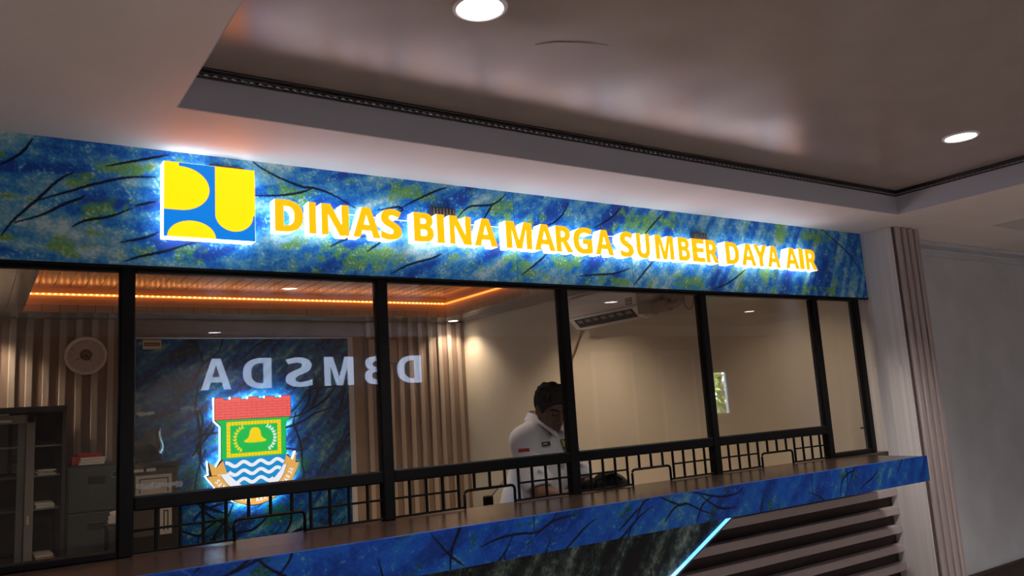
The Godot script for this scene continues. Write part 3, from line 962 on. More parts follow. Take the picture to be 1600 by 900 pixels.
# ---------------------------------------------------------------- the counter
func counter() -> void:
	var top := thing("service_counter", "long counter shelf with brown glossy top and blue painted front edge", "counter", Vector3(-3.2, 1.0, 0.16))
	put("worktop", -7.9, -0.2555, 1.16, 1.195, -0.066, 0.362, mats.worktop, top, 0.002)
	var pal := [Color(0.02, 0.17, 0.44), Color(0.03, 0.22, 0.54), Color(0.04, 0.27, 0.60), Color(0.08, 0.32, 0.58), Color(0.28, 0.46, 0.55)]
	var lo := Vector2(-452, 107)
	var size := Vector2(430, 13)
	var v := random_veins(8, 26, lo, size, 0.7, 7.0)
	v.append_array([[-309, 119, -303, 112, -298, 108], [-299, 119.5, -302, 113, -303, 107], [-270, 113, -262, 117, -252, 118], [-233, 110, -222, 117], [-190, 118, -180, 112, -170, 111]])
	var m := mat(Color.WHITE, 0.5, 0.0, 0.35)
	m.albedo_texture = mural(2048, 64, lo, size, 19, pal, Color(0.06, 0.22, 0.06), -0.16, 0.5, 0.9, [[-400, 112, 14, 5]], v, Color(0.008, 0.03, 0.12), 0.36, 0.55)
	part("front_edge", prism(pts2([-7.9, 1.073, -0.255, 1.073, -0.255, 1.197, -7.9, 1.197]), 0.362, 0.38, lo / 100.0, size / 100.0), m, top, -top.position)
	put("end_edge", -0.27, -0.255, 1.073, 1.16, -0.06, 0.362, mat(rgb(20, 50, 120), 0.5), top)
	put("underside", -7.9, -0.27, 1.075, 1.16, -0.066, 0.362, mats.louver_back, top)
	# inner worktop on the office side
	var inner := thing("inner_worktop", "low inner worktop behind the counter on the office side", "worktop", Vector3(-2.1, 0.0, -0.3))
	put("board", -4.2, -0.2, 1.02, 1.05, -0.38, -0.07, mats.worktop, inner, 0.003)
	put("front_panel", -4.2, -0.2, 0.0, 1.02, -0.1, -0.075, mats.louver_back, inner)
	for x in [-4.18, -2.9, -1.6, -0.24]:
		put("leg", x - 0.02, x + 0.02, 0, 1.02, -0.37, -0.33, mats.black_dull, inner, 0.002)
	struct("wall_counter", boxes([[-8, 0.03, 0, 1.07, -0.066, -0.03]]), mats.louver_back, Vector3.ZERO, "low wall carrying the counter", "wall")
	struct("trim_6", span(-0.2545, 0.03, 1.155, 1.195, -0.066, 0.0, 0.002), mats.worktop, Vector3.ZERO, "sill board between the counter end and the pillar", "trim")
	# louvred front
	var lv := thing("louvre_panel", "dark louvred front with pale horizontal slats below the counter", "louvre", Vector3(-1.5, 0.0, 0.0))
	put("back_board", -3.6, 0.03, 0.0, 1.073, -0.03, -0.022, mats.louver_back, lv)
	for i in 10:
		var y := 0.972 - i * 0.1
		var x0 := -2.2 - i * 0.11
		put("slat", x0, 0.028, y - 0.021, y + 0.021, -0.022, 0.022, mats.louver, lv, 0.003)
	# slanted mural panel with a lit edge
	var bp := [Color(0.05, 0.08, 0.09), Color(0.10, 0.16, 0.17), Color(0.22, 0.30, 0.29), Color(0.46, 0.53, 0.49), Color(0.62, 0.68, 0.64)]
	var lo2 := Vector2(-452, 60)
	var size2 := Vector2(300, 50)
	var m2 := mat(Color.WHITE, 0.4, 0.0, 0.4)
	m2.albedo_texture = mural(1400, 234, lo2, size2, 27, bp, Color(0.06, 0.10, 0.03), 0.1, 0.9, 0.9, [], random_veins(12, 20, lo2, size2, 0.8, 7.0), Color(0.02, 0.03, 0.035), 0.6, 0.8)
	var sl := 0.51
	var front := pts2([-7.9, 0.0, -1.645 - 1.07 / sl, 0.0, -1.645, 1.07, -7.9, 1.07])
	var p := thing("slanted_panel", "dark marbled panel under the counter, its right edge cut on a slant and lit blue", "panel", Vector3(-3.0, 0, 0.27))
	part("mural_face", prism(front, 0.285, 0.30, lo2 / 100.0, size2 / 100.0), m2, p, -p.position)
	var back := pts2([-7.9, 0.0, -1.56 - 1.07 / sl, 0.0, -1.56, 1.07, -7.9, 1.07])
	part("backing", prism(back, 0.03, 0.272), mat(rgb(96, 98, 92), 0.6), p, -p.position)
	var ls := begin(true)
	var d0 := Vector3(-1.660, 1.061, 0.3035)
	var d1 := Vector3(-1.660 - 1.05 / sl, 0.011, 0.3035)
	add_tube(ls, [d0, d1], 0.0065, 8)
	part("light_strip", finish(ls), glow(lit(0.25, 1.05, 2.8), 2.8), p, -p.position, "glowing blue edge strip")

# ---------------------------------------------------------------- office shell
func office_shell() -> void:
	var back := struct("wall_office_back", boxes([[-8, 0.1, 0, 2.9, -4.75, -4.575]]), mats.slat_back, Vector3.ZERO, "office back wall clad with upright wooden slats", "wall")
	put("smooth_panel", -3.215, -1.155, 0, 2.5, -4.575, -4.562, mats.marble, back)
	var x := -6.2
	while x < -0.03:
		if x < -3.27 or x > -1.15:
			put("slat", x, x + 0.05, 0, 2.5, -4.575, -4.555, mats.slat, back, 0.006)
		x += 0.113
	struct("wall_office_right", boxes([[0.0, 0.12, 0, 2.9, -4.6, -0.1]]), mats.plain, Vector3.ZERO, "plain cream office wall behind the air conditioner", "wall")
	var tx0 := -3.985
	var tx1 := -0.425
	var tz0 := -4.19
	var tz1 := -0.55
	struct("ceiling", boxes([[-8, 0, 2.5, 2.54, -4.58, tz0 - 0.012], [-8, 0, 2.54, 2.9, -4.58, tz0 - 0.031], [-8, tx0 - 0.012, 2.515, 2.54, tz0 - 0.012, tz1], [-8, tx0 - 0.031, 2.54, 2.9, tz0 - 0.031, tz1], [tx1 + 0.012, 0, 2.515, 2.54, tz0 - 0.012, tz1], [tx1 + 0.031, 0, 2.54, 2.9, tz0 - 0.031, tz1], [-8, 0, 2.5, 2.9, tz1 + 0.06, -0.14]]), mats.plank, Vector3.ZERO, "lower plank ceiling around the office tray", "ceiling")
	var so := struct("trim_4", span(tx1 + 0.012, 0, 2.512, 2.515, tz0, tz1), mats.plank_dark, Vector3.ZERO, "plank lining of the lower office ceiling", "trim")
	for i in 4:
		put("plank", tx1 + i * 0.1063 + 0.001, tx1 + (i + 1) * 0.1063 - 0.001, 2.5, 2.512, tz0 - 0.012, tz1, mats.plank, so, 0.003)
	for i in 14:
		put("plank", tx0 - (i + 1) * 0.1063 + 0.001, tx0 - i * 0.1063 - 0.001, 2.5, 2.512, tz0 - 0.012, tz1, mats.plank, so, 0.003)
	# upper ceiling planks
	var up := struct("ceiling", span(tx0 - 0.03, tx1 + 0.03, 2.70, 2.9, tz0 - 0.03, tz1 + 0.05), mats.plank_dark, Vector3.ZERO, "raised plank ceiling of the office tray", "ceiling")
	var n := 35
	var step := (tx1 - tx0 + 0.028) / n
	for i in n:
		put("plank", tx0 - 0.014 + i * step + 0.0004, tx0 - 0.014 + (i + 1) * step - 0.0004, 2.688, 2.70, tz0 - 0.014, tz1, mats.plank, up, 0.0055)
	# upright faces of the tray: short boards below a lit recess
	var face := struct("trim_5", boxes([[tx0 - 0.03, tx1 + 0.03, 2.562, 2.70, tz0 - 0.03, tz0 - 0.014], [tx1 + 0.014, tx1 + 0.03, 2.562, 2.70, tz0 - 0.03, tz1], [tx0 - 0.03, tx0 - 0.014, 2.562, 2.70, tz0 - 0.03, tz1]]), mats.plank_dark, Vector3.ZERO, "brown boarded edge of the office ceiling tray", "trim")
	var bx := tx0
	while bx < tx1 - 0.01:
		var e := minf(bx + 0.118, tx1)
		put("board", bx + 0.0012, e - 0.0012, 2.5, 2.562, tz0 - 0.012, tz0, mats.plank_dark, face, 0.002)
		bx += 0.12
	var bz := tz0
	while bz < tz1 - 0.01:
		var e := minf(bz + 0.118, tz1)
		put("board", tx1, tx1 + 0.012, 2.5, 2.562, bz + 0.0012, e - 0.0012, mats.plank_dark, face, 0.002)
		put("board", tx0 - 0.012, tx0, 2.5, 2.562, bz + 0.0012, e - 0.0012, mats.plank_dark, face, 0.002)
		bz += 0.12
	# LED tape
	var led := thing("led_tape", "glowing orange light strip around the office ceiling tray", "light strip", Vector3((tx0 + tx1) / 2, 2.62, tz0 - 0.06))
	part("tape", boxes([[tx0, tx1, 2.630, 2.642, tz0 - 0.014, tz0 + 0.010], [tx1 - 0.010, tx1 + 0.014, 2.630, 2.642, tz0 + 0.01, tz1], [tx0 - 0.014, tx0 + 0.010, 2.630, 2.642, tz0 + 0.01, tz1]]), glow(lit(2.8, 0.62, 0.05), 2.8), led, -led.position)
	var st := begin()
	var q := tx0
	while q < tx1:
		add_box(st, Vector3(q, 2.6315, tz0 + 0.01), Vector3(q + 0.012, 2.6405, tz0 + 0.013))
		q += 0.04
	part("diodes", finish(st), glow(lit(9.0, 4.5, 1.2), 9.0), led, -led.position).set_meta("kind", "stuff")
	downlight(-0.217, 2.5, -4.406, 0.8, WARM, "small bright downlight in the office ceiling corner above the slatted wall", "", 0.045, 20.0)
	downlight(-4.3, 2.5, -4.38, 1.25, WARM, "office downlight over the left end of the slatted wall", "office downlights out of view", 0.045, 20.0)
	var side := {-3.5: "left, above the cabinets", -2.15: "middle, before the crest board", -0.85: "right, near the air conditioner"}
	for lx in side:
		downlight(lx, 2.688, -2.55, OFFICE_E * (1.5 if lx > -1.0 else 0.75 if lx < -3.0 else 0.2), WARM, "office downlight in the raised plank ceiling, hidden behind the fascia, " + side[lx], "office downlights out of view", 0.045, 20.0)
	downlight(-0.75, 2.5, -0.40, 0.75, WARM, "office downlight in the lower ceiling behind the fascia, nearest the pillar", "office downlights out of view", 0.045, 20.0)
	downlight(-2.3, 2.688, -1.2, OFFICE_E * 0.9, WARM, "office downlight in the raised plank ceiling nearest the standing man", "office downlights out of view", 0.045, 20.0)

# ---------------------------------------------------------------- things in the office
func office_things() -> void:
	crest_panel()
	clock()
	# certificate in a gilt frame
	var c := thing("framed_certificate", "gilt-framed certificate on the slatted wall, half behind a black post", "picture", Vector3(-0.945, 2.22, -4.548))
	var gilt := mat(rgb(150, 92, 40), 0.4, 0.3)
	put("frame", -1.112, -1.098, 2.08, 2.336, -4.548, -4.528, gilt, c, 0.003)
	put("frame", -0.795, -0.781, 2.08, 2.336, -4.548, -4.528, gilt, c, 0.003)
	put("frame", -1.098, -0.795, 2.322, 2.336, -4.548, -4.528, gilt, c, 0.003)
	put("frame", -1.098, -0.795, 2.08, 2.094, -4.548, -4.528, gilt, c, 0.003)
	put("sheet", -1.098, -0.795, 2.094, 2.322, -4.546, -4.536, mat(rgb(178, 156, 132), 0.6), c)
	var grey := mat(rgb(120, 100, 84), 0.8)
	for i in 5:
		var w := 0.09 if i % 2 == 0 else 0.06
		put("print_line", -0.945 - w, -0.945 + w, 2.27 - i * 0.028, 2.274 - i * 0.028, -4.536, -4.5355, grey, c)
	air_conditioner()
	cabinets()
	# black bag on the inner worktop
	var f := Field.new(Vector3(-0.32, -0.02, -0.14), Vector3(0.3, 0.27, 0.14), 0.009)
	f.bone(Vector3(-0.1, 0.075, 0), Vector3(0.03, 0.07, 0.0), 0.07, 0.07, 0.03)
	f.bone(Vector3(-0.08, 0.12, 0), Vector3(0.05, 0.135, 0.0), 0.055, 0.06, 0.04)
	f.bone(Vector3(0.01, 0.148, 0.0), Vector3(0.07, 0.12, 0.02), 0.052, 0.05, 0.02)
	f.bone(Vector3(0.07, 0.12, 0.0), Vector3(0.08, 0.06, 0.0), 0.05, 0.06, 0.03)
	var st := begin(true)
	f.mesh_into(st)
	var bag := thing("shoulder_bag", "soft black bag slumped behind the grille, right of the standing man", "bag", Vector3(-1.90, 1.052, -0.20))
	var bm := bumped(mat(rgb(14, 13, 13), 0.7), noise_tex(256, 0.04, [], 44, 3, true, 6.0), 0.6)
	part("body", finish(st), bm, bag)
	part("strap", tube([Vector3(-0.12, 0.1, 0.06), Vector3(-0.08, 0.175, 0.05), Vector3(0.01, 0.195, 0.045), Vector3(0.06, 0.165, 0.05)], 0.008, 6), bm, bag)
	# pen on a small stand
	var pen := thing("pen_stand", "thin pen leaning out of a small black holder behind the hoop, left of the man", "pen", Vector3(-2.505, 1.05, -0.2))
	put("holder", -2.535, -2.50, 1.05, 1.215, -0.215, -0.185, mats.black_dull, pen, 0.004)
	part("pen", tube([Vector3(-0.008, 0.15, 0), Vector3(0.07, 0.218, 0.0)], 0.0035, 8), mat(rgb(130, 118, 108), 0.4), pen)
	var d := thing("sheet_of_paper", "white sheet of paper lying in front of the standing man", "paper", Vector3(-1.99, 1.05, -0.25))
	put("sheet", -2.1, -1.89, 1.05, 1.0512, -0.33, -0.18, mats.paper, d)

# crest on a board: coordinates of the crest as measured in crop units, 530 units = 0.661 m
const K := 0.001247
func cp(list: Array) -> PackedVector2Array:
	var o := PackedVector2Array()
	for i in range(0, list.size(), 2):
		o.append(Vector2((list[i] - 415.0) * K, (460.0 - list[i + 1]) * K))
	return o

func crest_panel() -> void:
	var pal := [Color(0.10, 0.17, 0.28), Color(0.08, 0.24, 0.48), Color(0.08, 0.36, 0.62), Color(0.18, 0.44, 0.56), Color(0.5, 0.62, 0.62)]
	var lo := Vector2(-317, 50)
	var size := Vector2(184, 183)
	var m := mat(Color.WHITE, 0.45, 0.0, 0.3)
	m.albedo_texture = mural(640, 640, lo, size, 33, pal, Color(0.06, 0.24, 0.05), 0.02, 0.6, 0.9, [[-245, 150, 10, 8], [-180, 120, 8, 8], [-270, 115, 10, 10], [-200, 80, 14, 8], [-250, 75, 10, 8]], random_veins(21, 26, lo, size, 0.8, 16.0), Color(0.02, 0.035, 0.07), 0.8, 0.5)
	var p := thing("mural_board", "dark blue marbled board with pale edge on the office wall, carrying the lit crest", "board", Vector3(-2.24, 1.4, -4.53))
	part("mural_face", prism(pts2([-3.17, 0.5, -1.33, 0.5, -1.33, 2.33, -3.17, 2.33]), -4.545, -4.50, lo / 100.0, size / 100.0), m, p, -p.position)
	var edge := mat(rgb(205, 202, 205), 0.5)
	put("edge_trim", -1.33, -1.275, 0.5, 2.345, -4.546, -4.503, edge, p, 0.004)
	put("edge_trim", -3.20, -3.17, 0.5, 2.345, -4.546, -4.503, edge, p, 0.004)
	put("edge_trim", -3.17, -1.33, 2.33, 2.345, -4.546, -4.497, edge, p, 0.003)
	# little sign at its corner
	var t := thing("name_plate", "small cream plate with a brown band at the upper left corner of the mural board", "sign", Vector3(-3.05, 2.28, -4.5))
	put("plate", -3.119, -2.976, 2.243, 2.322, -4.4995, -4.494, mats.cream, t, 0.002)
	put("band", -3.108, -2.987, 2.27, 2.298, -4.494, -4.4925, mat(rgb(120, 62, 36), 0.6), t)
	put("band_line", -3.1, -2.995, 2.281, 2.2845, -4.4925, -4.492, mats.cream, t)
	# the lit crest
	var e := thing("crest_sign", "lit town crest of red castle wall, bell, waves and orange ribbon on the mural board", "crest", Vector3(-2.235, 1.361, -4.5))
	var white := glow(Color(0.66, 0.88, 1.0), 19.0)
	var wall := [150, 92, 215, 92, 215, 106, 258, 106, 258, 92, 335, 92, 335, 106, 378, 106, 378, 92, 452, 92, 452, 106, 495, 106, 495, 92, 568, 92, 568, 106, 610, 106, 610, 92, 682, 92, 682, 244, 643, 288, 643, 505, 652, 505, 685, 548, 708, 492, 712, 560, 738, 566, 712, 640, 650, 735, 560, 800, 480, 830, 420, 838, 360, 830, 280, 800, 190, 735, 128, 660, 92, 610, 112, 604, 104, 512, 160, 556, 186, 512, 190, 512, 190, 290, 150, 250]
	part("crest_body", prism(cp(wall), 0.0005, 0.046), white, e, Vector3.ZERO, "white glowing sides")
	var z := 0.046
	var line := glow(Color8(110, 112, 120), 0.8, Color(0.3, 0.3, 0.3))
	var put_flat := func(called: String, outline: PackedVector2Array, layer: int, mm: Material) -> void:
		part(called, prism(outline, z - 0.0005, z + 0.0009 * (layer + 1)), mm, e)
	var red := glow(Color8(252, 104, 98), 1.0, Color(0.7, 0.15, 0.12))
	var green := glow(Color8(0, 196, 82), 1.0, Color(0.05, 0.5, 0.15))
	var yellow := glow(Color8(255, 224, 0), 1.0, Color(0.8, 0.6, 0.02))
	var blue := glow(Color8(0, 146, 216), 1.0, Color(0.02, 0.3, 0.6))
	var orange := glow(Color8(234, 178, 88), 1.0, Color(0.7, 0.45, 0.15))
	var pale := glow(Color8(244, 248, 255), 1.0)
	part("front_plate", prism(cp(wall), 0.046, 0.0464), mat(rgb(120, 122, 128), 0.5), e)
	put_flat.call("green_field", cp([158, 246, 674, 246, 640, 290, 640, 508, 196, 508, 196, 286]), 0, green)
	put_flat.call("brick_wall", cp([156, 96, 211, 96, 211, 110, 262, 110, 262, 96, 331, 96, 331, 110, 382, 110, 382, 96, 448, 96, 448, 110, 499, 110, 499, 96, 564, 96, 564, 110, 614, 110, 614, 96, 678, 96, 678, 242, 156, 242]), 1, red)
	var joints := begin()
	for r in 8:
		var y := 112.0 + r * 19.0
		if r > 0:
			add_prism(joints, cp([156, y, 678, y, 678, y + 2.2, 156, y + 2.2]), z, z + 0.0024)
		var x := 156.0 + (r % 2) * 36 + 30
		while x < 676:
			if r < 7:
				add_prism(joints, cp([x, y, x + 2.2, y, x + 2.2, y + 19, x, y + 19]), z, z + 0.0024)
			x += 72
	part("brick_joints", finish(joints), glow(Color8(200, 60, 58), 0.9, Color(0.4, 0.06, 0.05)), e)
	for q in [[232, 606, 262, 286], [232, 606, 476, 500], [232, 256, 286, 476], [582, 606, 286, 476]]:
		put_flat.call("yellow_border", cp([q[0], q[2], q[1], q[2], q[1], q[3], q[0], q[3]]), 1, yellow)
	var dash := begin()
	for i in 17:
		var x := 240.0 + i * 22
		add_prism(dash, cp([x, 262, x + 2, 262, x + 2, 286, x, 286]), z, z + 0.0024)
		add_prism(dash, cp([x, 476, x + 2, 476, x + 2, 500, x, 500]), z, z + 0.0024)
	for i in 8:
		var y := 296.0 + i * 23
		add_prism(dash, cp([232, y, 256, y, 256, y + 2, 232, y + 2]), z, z + 0.0024)
		add_prism(dash, cp([582, y, 606, y, 606, y + 2, 582, y + 2]), z, z + 0.0024)
	part("border_joints", finish(dash), glow(Color8(170, 130, 0), 0.9, Color(0.3, 0.2, 0)), e)
	var bell := PackedVector2Array()
	var half := curve2([425, 306, 448, 312, 462, 335, 466, 362, 480, 382, 500, 394, 496, 404, 470, 408, 425, 410], 5)
	bell.append_array(half)
	for i in range(half.size() - 2, 0, -1):
		bell.append(Vector2(850 - half[i].x, half[i].y))
	var bo := PackedVector2Array()
	for v in bell:
		bo.append(Vector2((v.x - 415.0) * K, (460.0 - v.y) * K))
	put_flat.call("bell", bo, 1, yellow)
	# wreaths: leaves along two arcs
	for side in [-1, 1]:
		var leaves := begin()
		var stem := PackedVector2Array()
		for i in 10:
			var a := lerpf(-1.15, 1.15, i / 9.0)
			var c := Vector2(425 + side * (60 + 78 * cos(a)), 382 + 86 * sin(a))
			stem.append(Vector2((c.x - 415) * K, (460 - c.y) * K))
			for o in [-1, 1]:
				var dirv := Vector2(side * -sin(a) * 0.9, cos(a)).normalized() * -1.0
				var nrm: Vector2 = Vector2(-dirv.y, dirv.x) * o
				var ax: Vector2 = (dirv + nrm * 0.9).normalized()
				var b := Vector2(-ax.y, ax.x)
				var lp := [c, c + ax * 9 + b * 5.5, c + ax * 21, c + ax * 9 - b * 5.5]
				add_prism(leaves, cp([lp[0].x, lp[0].y, lp[1].x, lp[1].y, lp[2].x, lp[2].y, lp[3].x, lp[3].y]), z, z + 0.002)
		add_prism(leaves, band(stem, 0.002), z, z + 0.0016)
		part("wreath", finish(leaves), yellow if side < 0 else pale, e)
	# water shield with three waves
	var shield := [206, 508, 640, 508, 628, 560, 600, 612, 560, 655, 500, 700, 420, 735, 340, 700, 285, 655, 245, 612, 216, 560]
	put_flat.call("white_rim", cp([190, 600, 640, 570, 672, 575, 625, 660, 570, 715, 500, 752, 420, 768, 335, 752, 260, 715, 205, 655, 165, 605]), 0, pale)
	put_flat.call("water_field", cp(shield), 1, blue)
	for i in 3:
		var y0: float = [548, 606, 662][i]
		var xa: float = [222, 245, 300][i]
		var xb: float = [622, 600, 548][i]
		var w := PackedVector2Array()
		for k in 41:
			var x := lerpf(xa, xb, k / 40.0)
			w.append(Vector2((x - 415) * K, (460 - (y0 - 14.0 * sin((x - 210) / 116.0 * TAU + 0.6))) * K))
		put_flat.call("wave", band(w, 11.5 * K), 2, pale)
	# ribbon
	put_flat.call("ribbon_tail", cp([114, 520, 162, 562, 206, 518, 234, 608, 134, 610]), 2, orange)
	put_flat.call("ribbon_tail", cp([640, 512, 684, 548, 710, 500, 706, 572, 622, 578]), 2, orange)
	var outer := curve2([104, 616, 140, 675, 200, 738, 285, 794, 360, 822, 420, 830, 480, 822, 555, 794, 645, 732, 706, 640, 732, 570], 4)
	var inn := curve2([190, 612, 228, 668, 280, 715, 340, 747, 420, 762, 500, 745, 560, 712, 612, 655, 646, 572], 4)
	inn.reverse()
	var rib := PackedVector2Array()
	for v in outer:
		rib.append(v)
	rib.append_array(inn)
	var ro := PackedVector2Array()
	for v in rib:
		ro.append(Vector2((v.x - 415.0) * K, (460.0 - v.y) * K))
	put_flat.call("ribbon", ro, 3, orange)
	var edge_st := begin()
	for l in [outer, inn]:
		var q := PackedVector2Array()
		for v in l:
			q.append(Vector2((v.x - 415.0) * K, (460.0 - v.y) * K))
		add_prism(edge_st, band(q, 0.0017), z, z + 0.0046)
	for s in [shield, [114, 520, 162, 562, 206, 518, 234, 608, 134, 610], [640, 512, 684, 548, 710, 500, 706, 572, 622, 578]]:
		var q := cp(s)
		q.append(q[0])
		add_prism(edge_st, band(q, 0.0014), z, z + 0.0038)
	part("outline", finish(edge_st), line, e)
	# lettering along the ribbon
	var words := "SATYA KARYA KERTA RAHARJA"
	var mid := curve2([146, 614, 186, 675, 242, 728, 312, 770, 390, 793, 450, 793, 528, 770, 600, 722, 658, 650, 690, 572], 8)
	var length := 0.0
	var cum := [0.0]
	for i in mid.size() - 1:
		length += mid[i].distance_to(mid[i + 1])
		cum.append(length)
	var f := font(["Droid Sans"], 700)
	var txt := begin()
	for i in words.length():
		if words[i] == " ":
			continue
		var at := length * (0.045 + 0.91 * (i + 0.5) / words.length())
		var j := 0
		while j < cum.size() - 2 and cum[j + 1] < at:
			j += 1
		var spot_ := mid[j].lerp(mid[j + 1], (at - cum[j]) / (cum[j + 1] - cum[j]))
		var d := (mid[j + 1] - mid[j]).normalized()
		var ang := atan2(-d.y, d.x)
		var g := glyph(words[i], 20 * K, 34 * K, 0.001, f)
		var xf := Transform3D(Basis(Vector3(0, 0, 1), ang), Vector3((spot_.x - 415) * K, (460 - spot_.y) * K, z + 0.0034)) * Transform3D(Basis.IDENTITY, Vector3(-10 * K, -17 * K, 0))
		txt.append_from(g, 0, xf)
	part("lettering", txt.commit(), pale, e)

func clock() -> void:
	var c := thing("wall_clock", "round white wall clock on the slatted office wall, left of the first post", "clock", Vector3(-3.53, 2.2, -4.548))
	var rim := part("rim", lathe([Vector2(0.128, 0.0), Vector2(0.152, 0.0), Vector2(0.153, 0.018), Vector2(0.147, 0.03), Vector2(0.137, 0.032), Vector2(0.130, 0.024), Vector2(0.128, 0.02)]), mat(rgb(226, 216, 204), 0.4), c)
	rim.rotation.x = PI / 2
	var dial := part("dial", lathe([Vector2(0.0005, 0.02), Vector2(0.131, 0.02), Vector2(0.131, 0.0)].duplicate()), mat(rgb(196, 182, 174), 0.6), c)
	dial.rotation.x = PI / 2
	dial.mesh = prism(disc_outline(Vector2.ZERO, 0.131, 0.131, 48), 0.0, 0.02)
	dial.rotation = Vector3.ZERO
	var dark := mat(rgb(26, 22, 22), 0.6)
	var f := font(["Droid Sans"], 400)
	for h in range(1, 13):
		var a := TAU * h / 12.0
		var s := str(h)
		var n := part("numeral", glyph(s, 0.009 * s.length(), 0.014, 0.0008, f), mat(rgb(120, 104, 98), 0.7), c, Vector3(sin(a) * 0.108 - 0.0045 * s.length(), cos(a) * 0.108 - 0.007, 0.02))
	part("printed_emblem", prism(disc_outline(Vector2(0, 0.006), 0.045, 0.045, 24), 0.019, 0.0205), mat(rgb(104, 92, 88), 0.7), c)
	part("printed_emblem", prism(disc_outline(Vector2(0, 0.006), 0.026, 0.024, 6), 0.019, 0.0209), mat(rgb(150, 112, 60), 0.7), c)
	var hand := func(deg: float, len_: float, wid: float, called: String) -> void:
		var o := part(called, prism(pts2([-wid, -0.015, wid, -0.015, wid * 0.5, len_, -wid * 0.5, len_]), 0.0225, 0.024), dark, c)
		o.rotation.z = -deg_to_rad(deg)
	hand.call(140.0, 0.058, 0.0045, "hour_hand")
	hand.call(244.0, 0.09, 0.0036, "minute_hand")
	part("hub", prism(disc_outline(Vector2.ZERO, 0.006, 0.006, 16), 0.02, 0.026), dark, c)

func air_conditioner() -> void:
	var z0 := -2.52
	var z1 := -1.70
	var a := thing("air_conditioner", "white split air conditioner high on the cream office wall", "air conditioner", Vector3(0.0, 2.2, (z0 + z1) / 2))
	# profile (distance from the wall, height), drawn with the wall at the right
	var prof := PackedVector2Array([Vector2(0, 2.20), Vector2(0, 2.455), Vector2(-0.14, 2.455), Vector2(-0.175, 2.45), Vector2(-0.196, 2.43), Vector2(-0.204, 2.36), Vector2(-0.206, 2.29), Vector2(-0.204, 2.262), Vector2(-0.20, 2.254), Vector2(-0.135, 2.19), Vector2(-0.125, 2.186), Vector2(-0.04, 2.188)])
	part("body", prism(prof, z0, z1), mats.ac, a, -a.position)
	put("end_cap", -0.2, 0, 2.2, 2.45, z1, z1 + 0.008, mat(rgb(196, 190, 180), 0.4), a, 0.004)
	put("panel_gap", -0.2065, -0.2, 2.272, 2.275, z0 + 0.01, z1 - 0.01, mats.black_dull, a)
	# outlet slot on the sloping underside, with vanes
	var slot := part("outlet_slot", prism(PackedVector2Array([Vector2(-0.2, 2.2505), Vector2(-0.14, 2.1915), Vector2(-0.13, 2.20), Vector2(-0.19, 2.26)]), z0 + 0.06, z1 - 0.06), mats.black_dull, a, -a.position)
	for i in 7:
		var zz := lerpf(z0 + 0.12, z1 - 0.12, i / 6.0)
		part("vane", prism(PackedVector2Array([Vector2(-0.192, 2.2405), Vector2(-0.172, 2.2205), Vector2(-0.166, 2.226), Vector2(-0.186, 2.246)]), zz - 0.03, zz + 0.03), mat(rgb(132, 126, 118), 0.5), a, -a.position)
	part("flap", prism(PackedVector2Array([Vector2(-0.134, 2.178), Vector2(-0.112, 2.174), Vector2(-0.112, 2.178), Vector2(-0.134, 2.182)]), z0 + 0.05, z1 - 0.05), mats.ac, a, -a.position)
	put("label", -0.2066, -0.204, 2.285, 2.335, z1 - 0.115, z1 - 0.045, mat(rgb(70, 56, 48), 0.6), a)
	put("label_print", -0.2072, -0.2064, 2.291, 2.308, z1 - 0.108, z1 - 0.052, mat(rgb(190, 180, 168), 0.6), a)
	put("label_print", -0.2072, -0.2064, 2.313, 2.33, z1 - 0.108, z1 - 0.052, mat(rgb(170, 150, 130), 0.6), a)
	put("sensor_dot", -0.2045, -0.2, 2.395, 2.402, z1 - 0.075, z1 - 0.068, mats.black_dull, a)
	var duct := thing("pipe_duct", "pipe trunking running from the air conditioner up the wall", "pipe", Vector3(-0.03, 2.3, -1.6))
	put("duct", -0.06, -0.001, 2.215, 2.30, z1 + 0.01, -1.53, mat(rgb(176, 160, 142), 0.6), duct, 0.01)
	part("pipe", tube([Vector3(-0.035, 2.25, -1.54), Vector3(-0.035, 2.25, -1.46), Vector3(-0.035, 2.262, -1.425), Vector3(-0.035, 2.30, -1.41), Vector3(-0.035, 2.5, -1.41)], 0.022, 10), mat(rgb(168, 148, 128), 0.6), duct, -duct.position)
	part("pipe", tube([Vector3(-0.03, 2.3, -1.62), Vector3(-0.03, 2.36, -1.585), Vector3(-0.03, 2.5, -1.58)], 0.018, 10), mat(rgb(150, 130, 112), 0.6), duct, -duct.position)
	var cab := []
	for i in 13:
		var g := lerpf(0.2, -PI - 0.2, i / 12.0)
		cab.append(Vector3(-0.01, 2.28 + 0.085 * sin(g), -1.36 + 0.05 * cos(g)))
	cab.append(Vector3(-0.01, 2.5, -1.42))
	cab.insert(0, Vector3(-0.01, 2.5, -1.30))
	solo("cable", tube(cab, 0.004, 6), mat(rgb(150, 134, 116), 0.6), "thin cable loop hanging beside the air conditioner trunking", "cable")
	solo("drain_pipe", tube([Vector3(-0.012, 2.235, -2.565), Vector3(-0.012, 2.19, -2.60), Vector3(-0.012, 1.86, -2.84), Vector3(-0.012, 1.80, -2.855), Vector3(-0.012, 0.02, -2.855)], 0.008, 8), mat(rgb(168, 150, 130), 0.6), "thin slanting drain pipe below the air conditioner", "pipe")

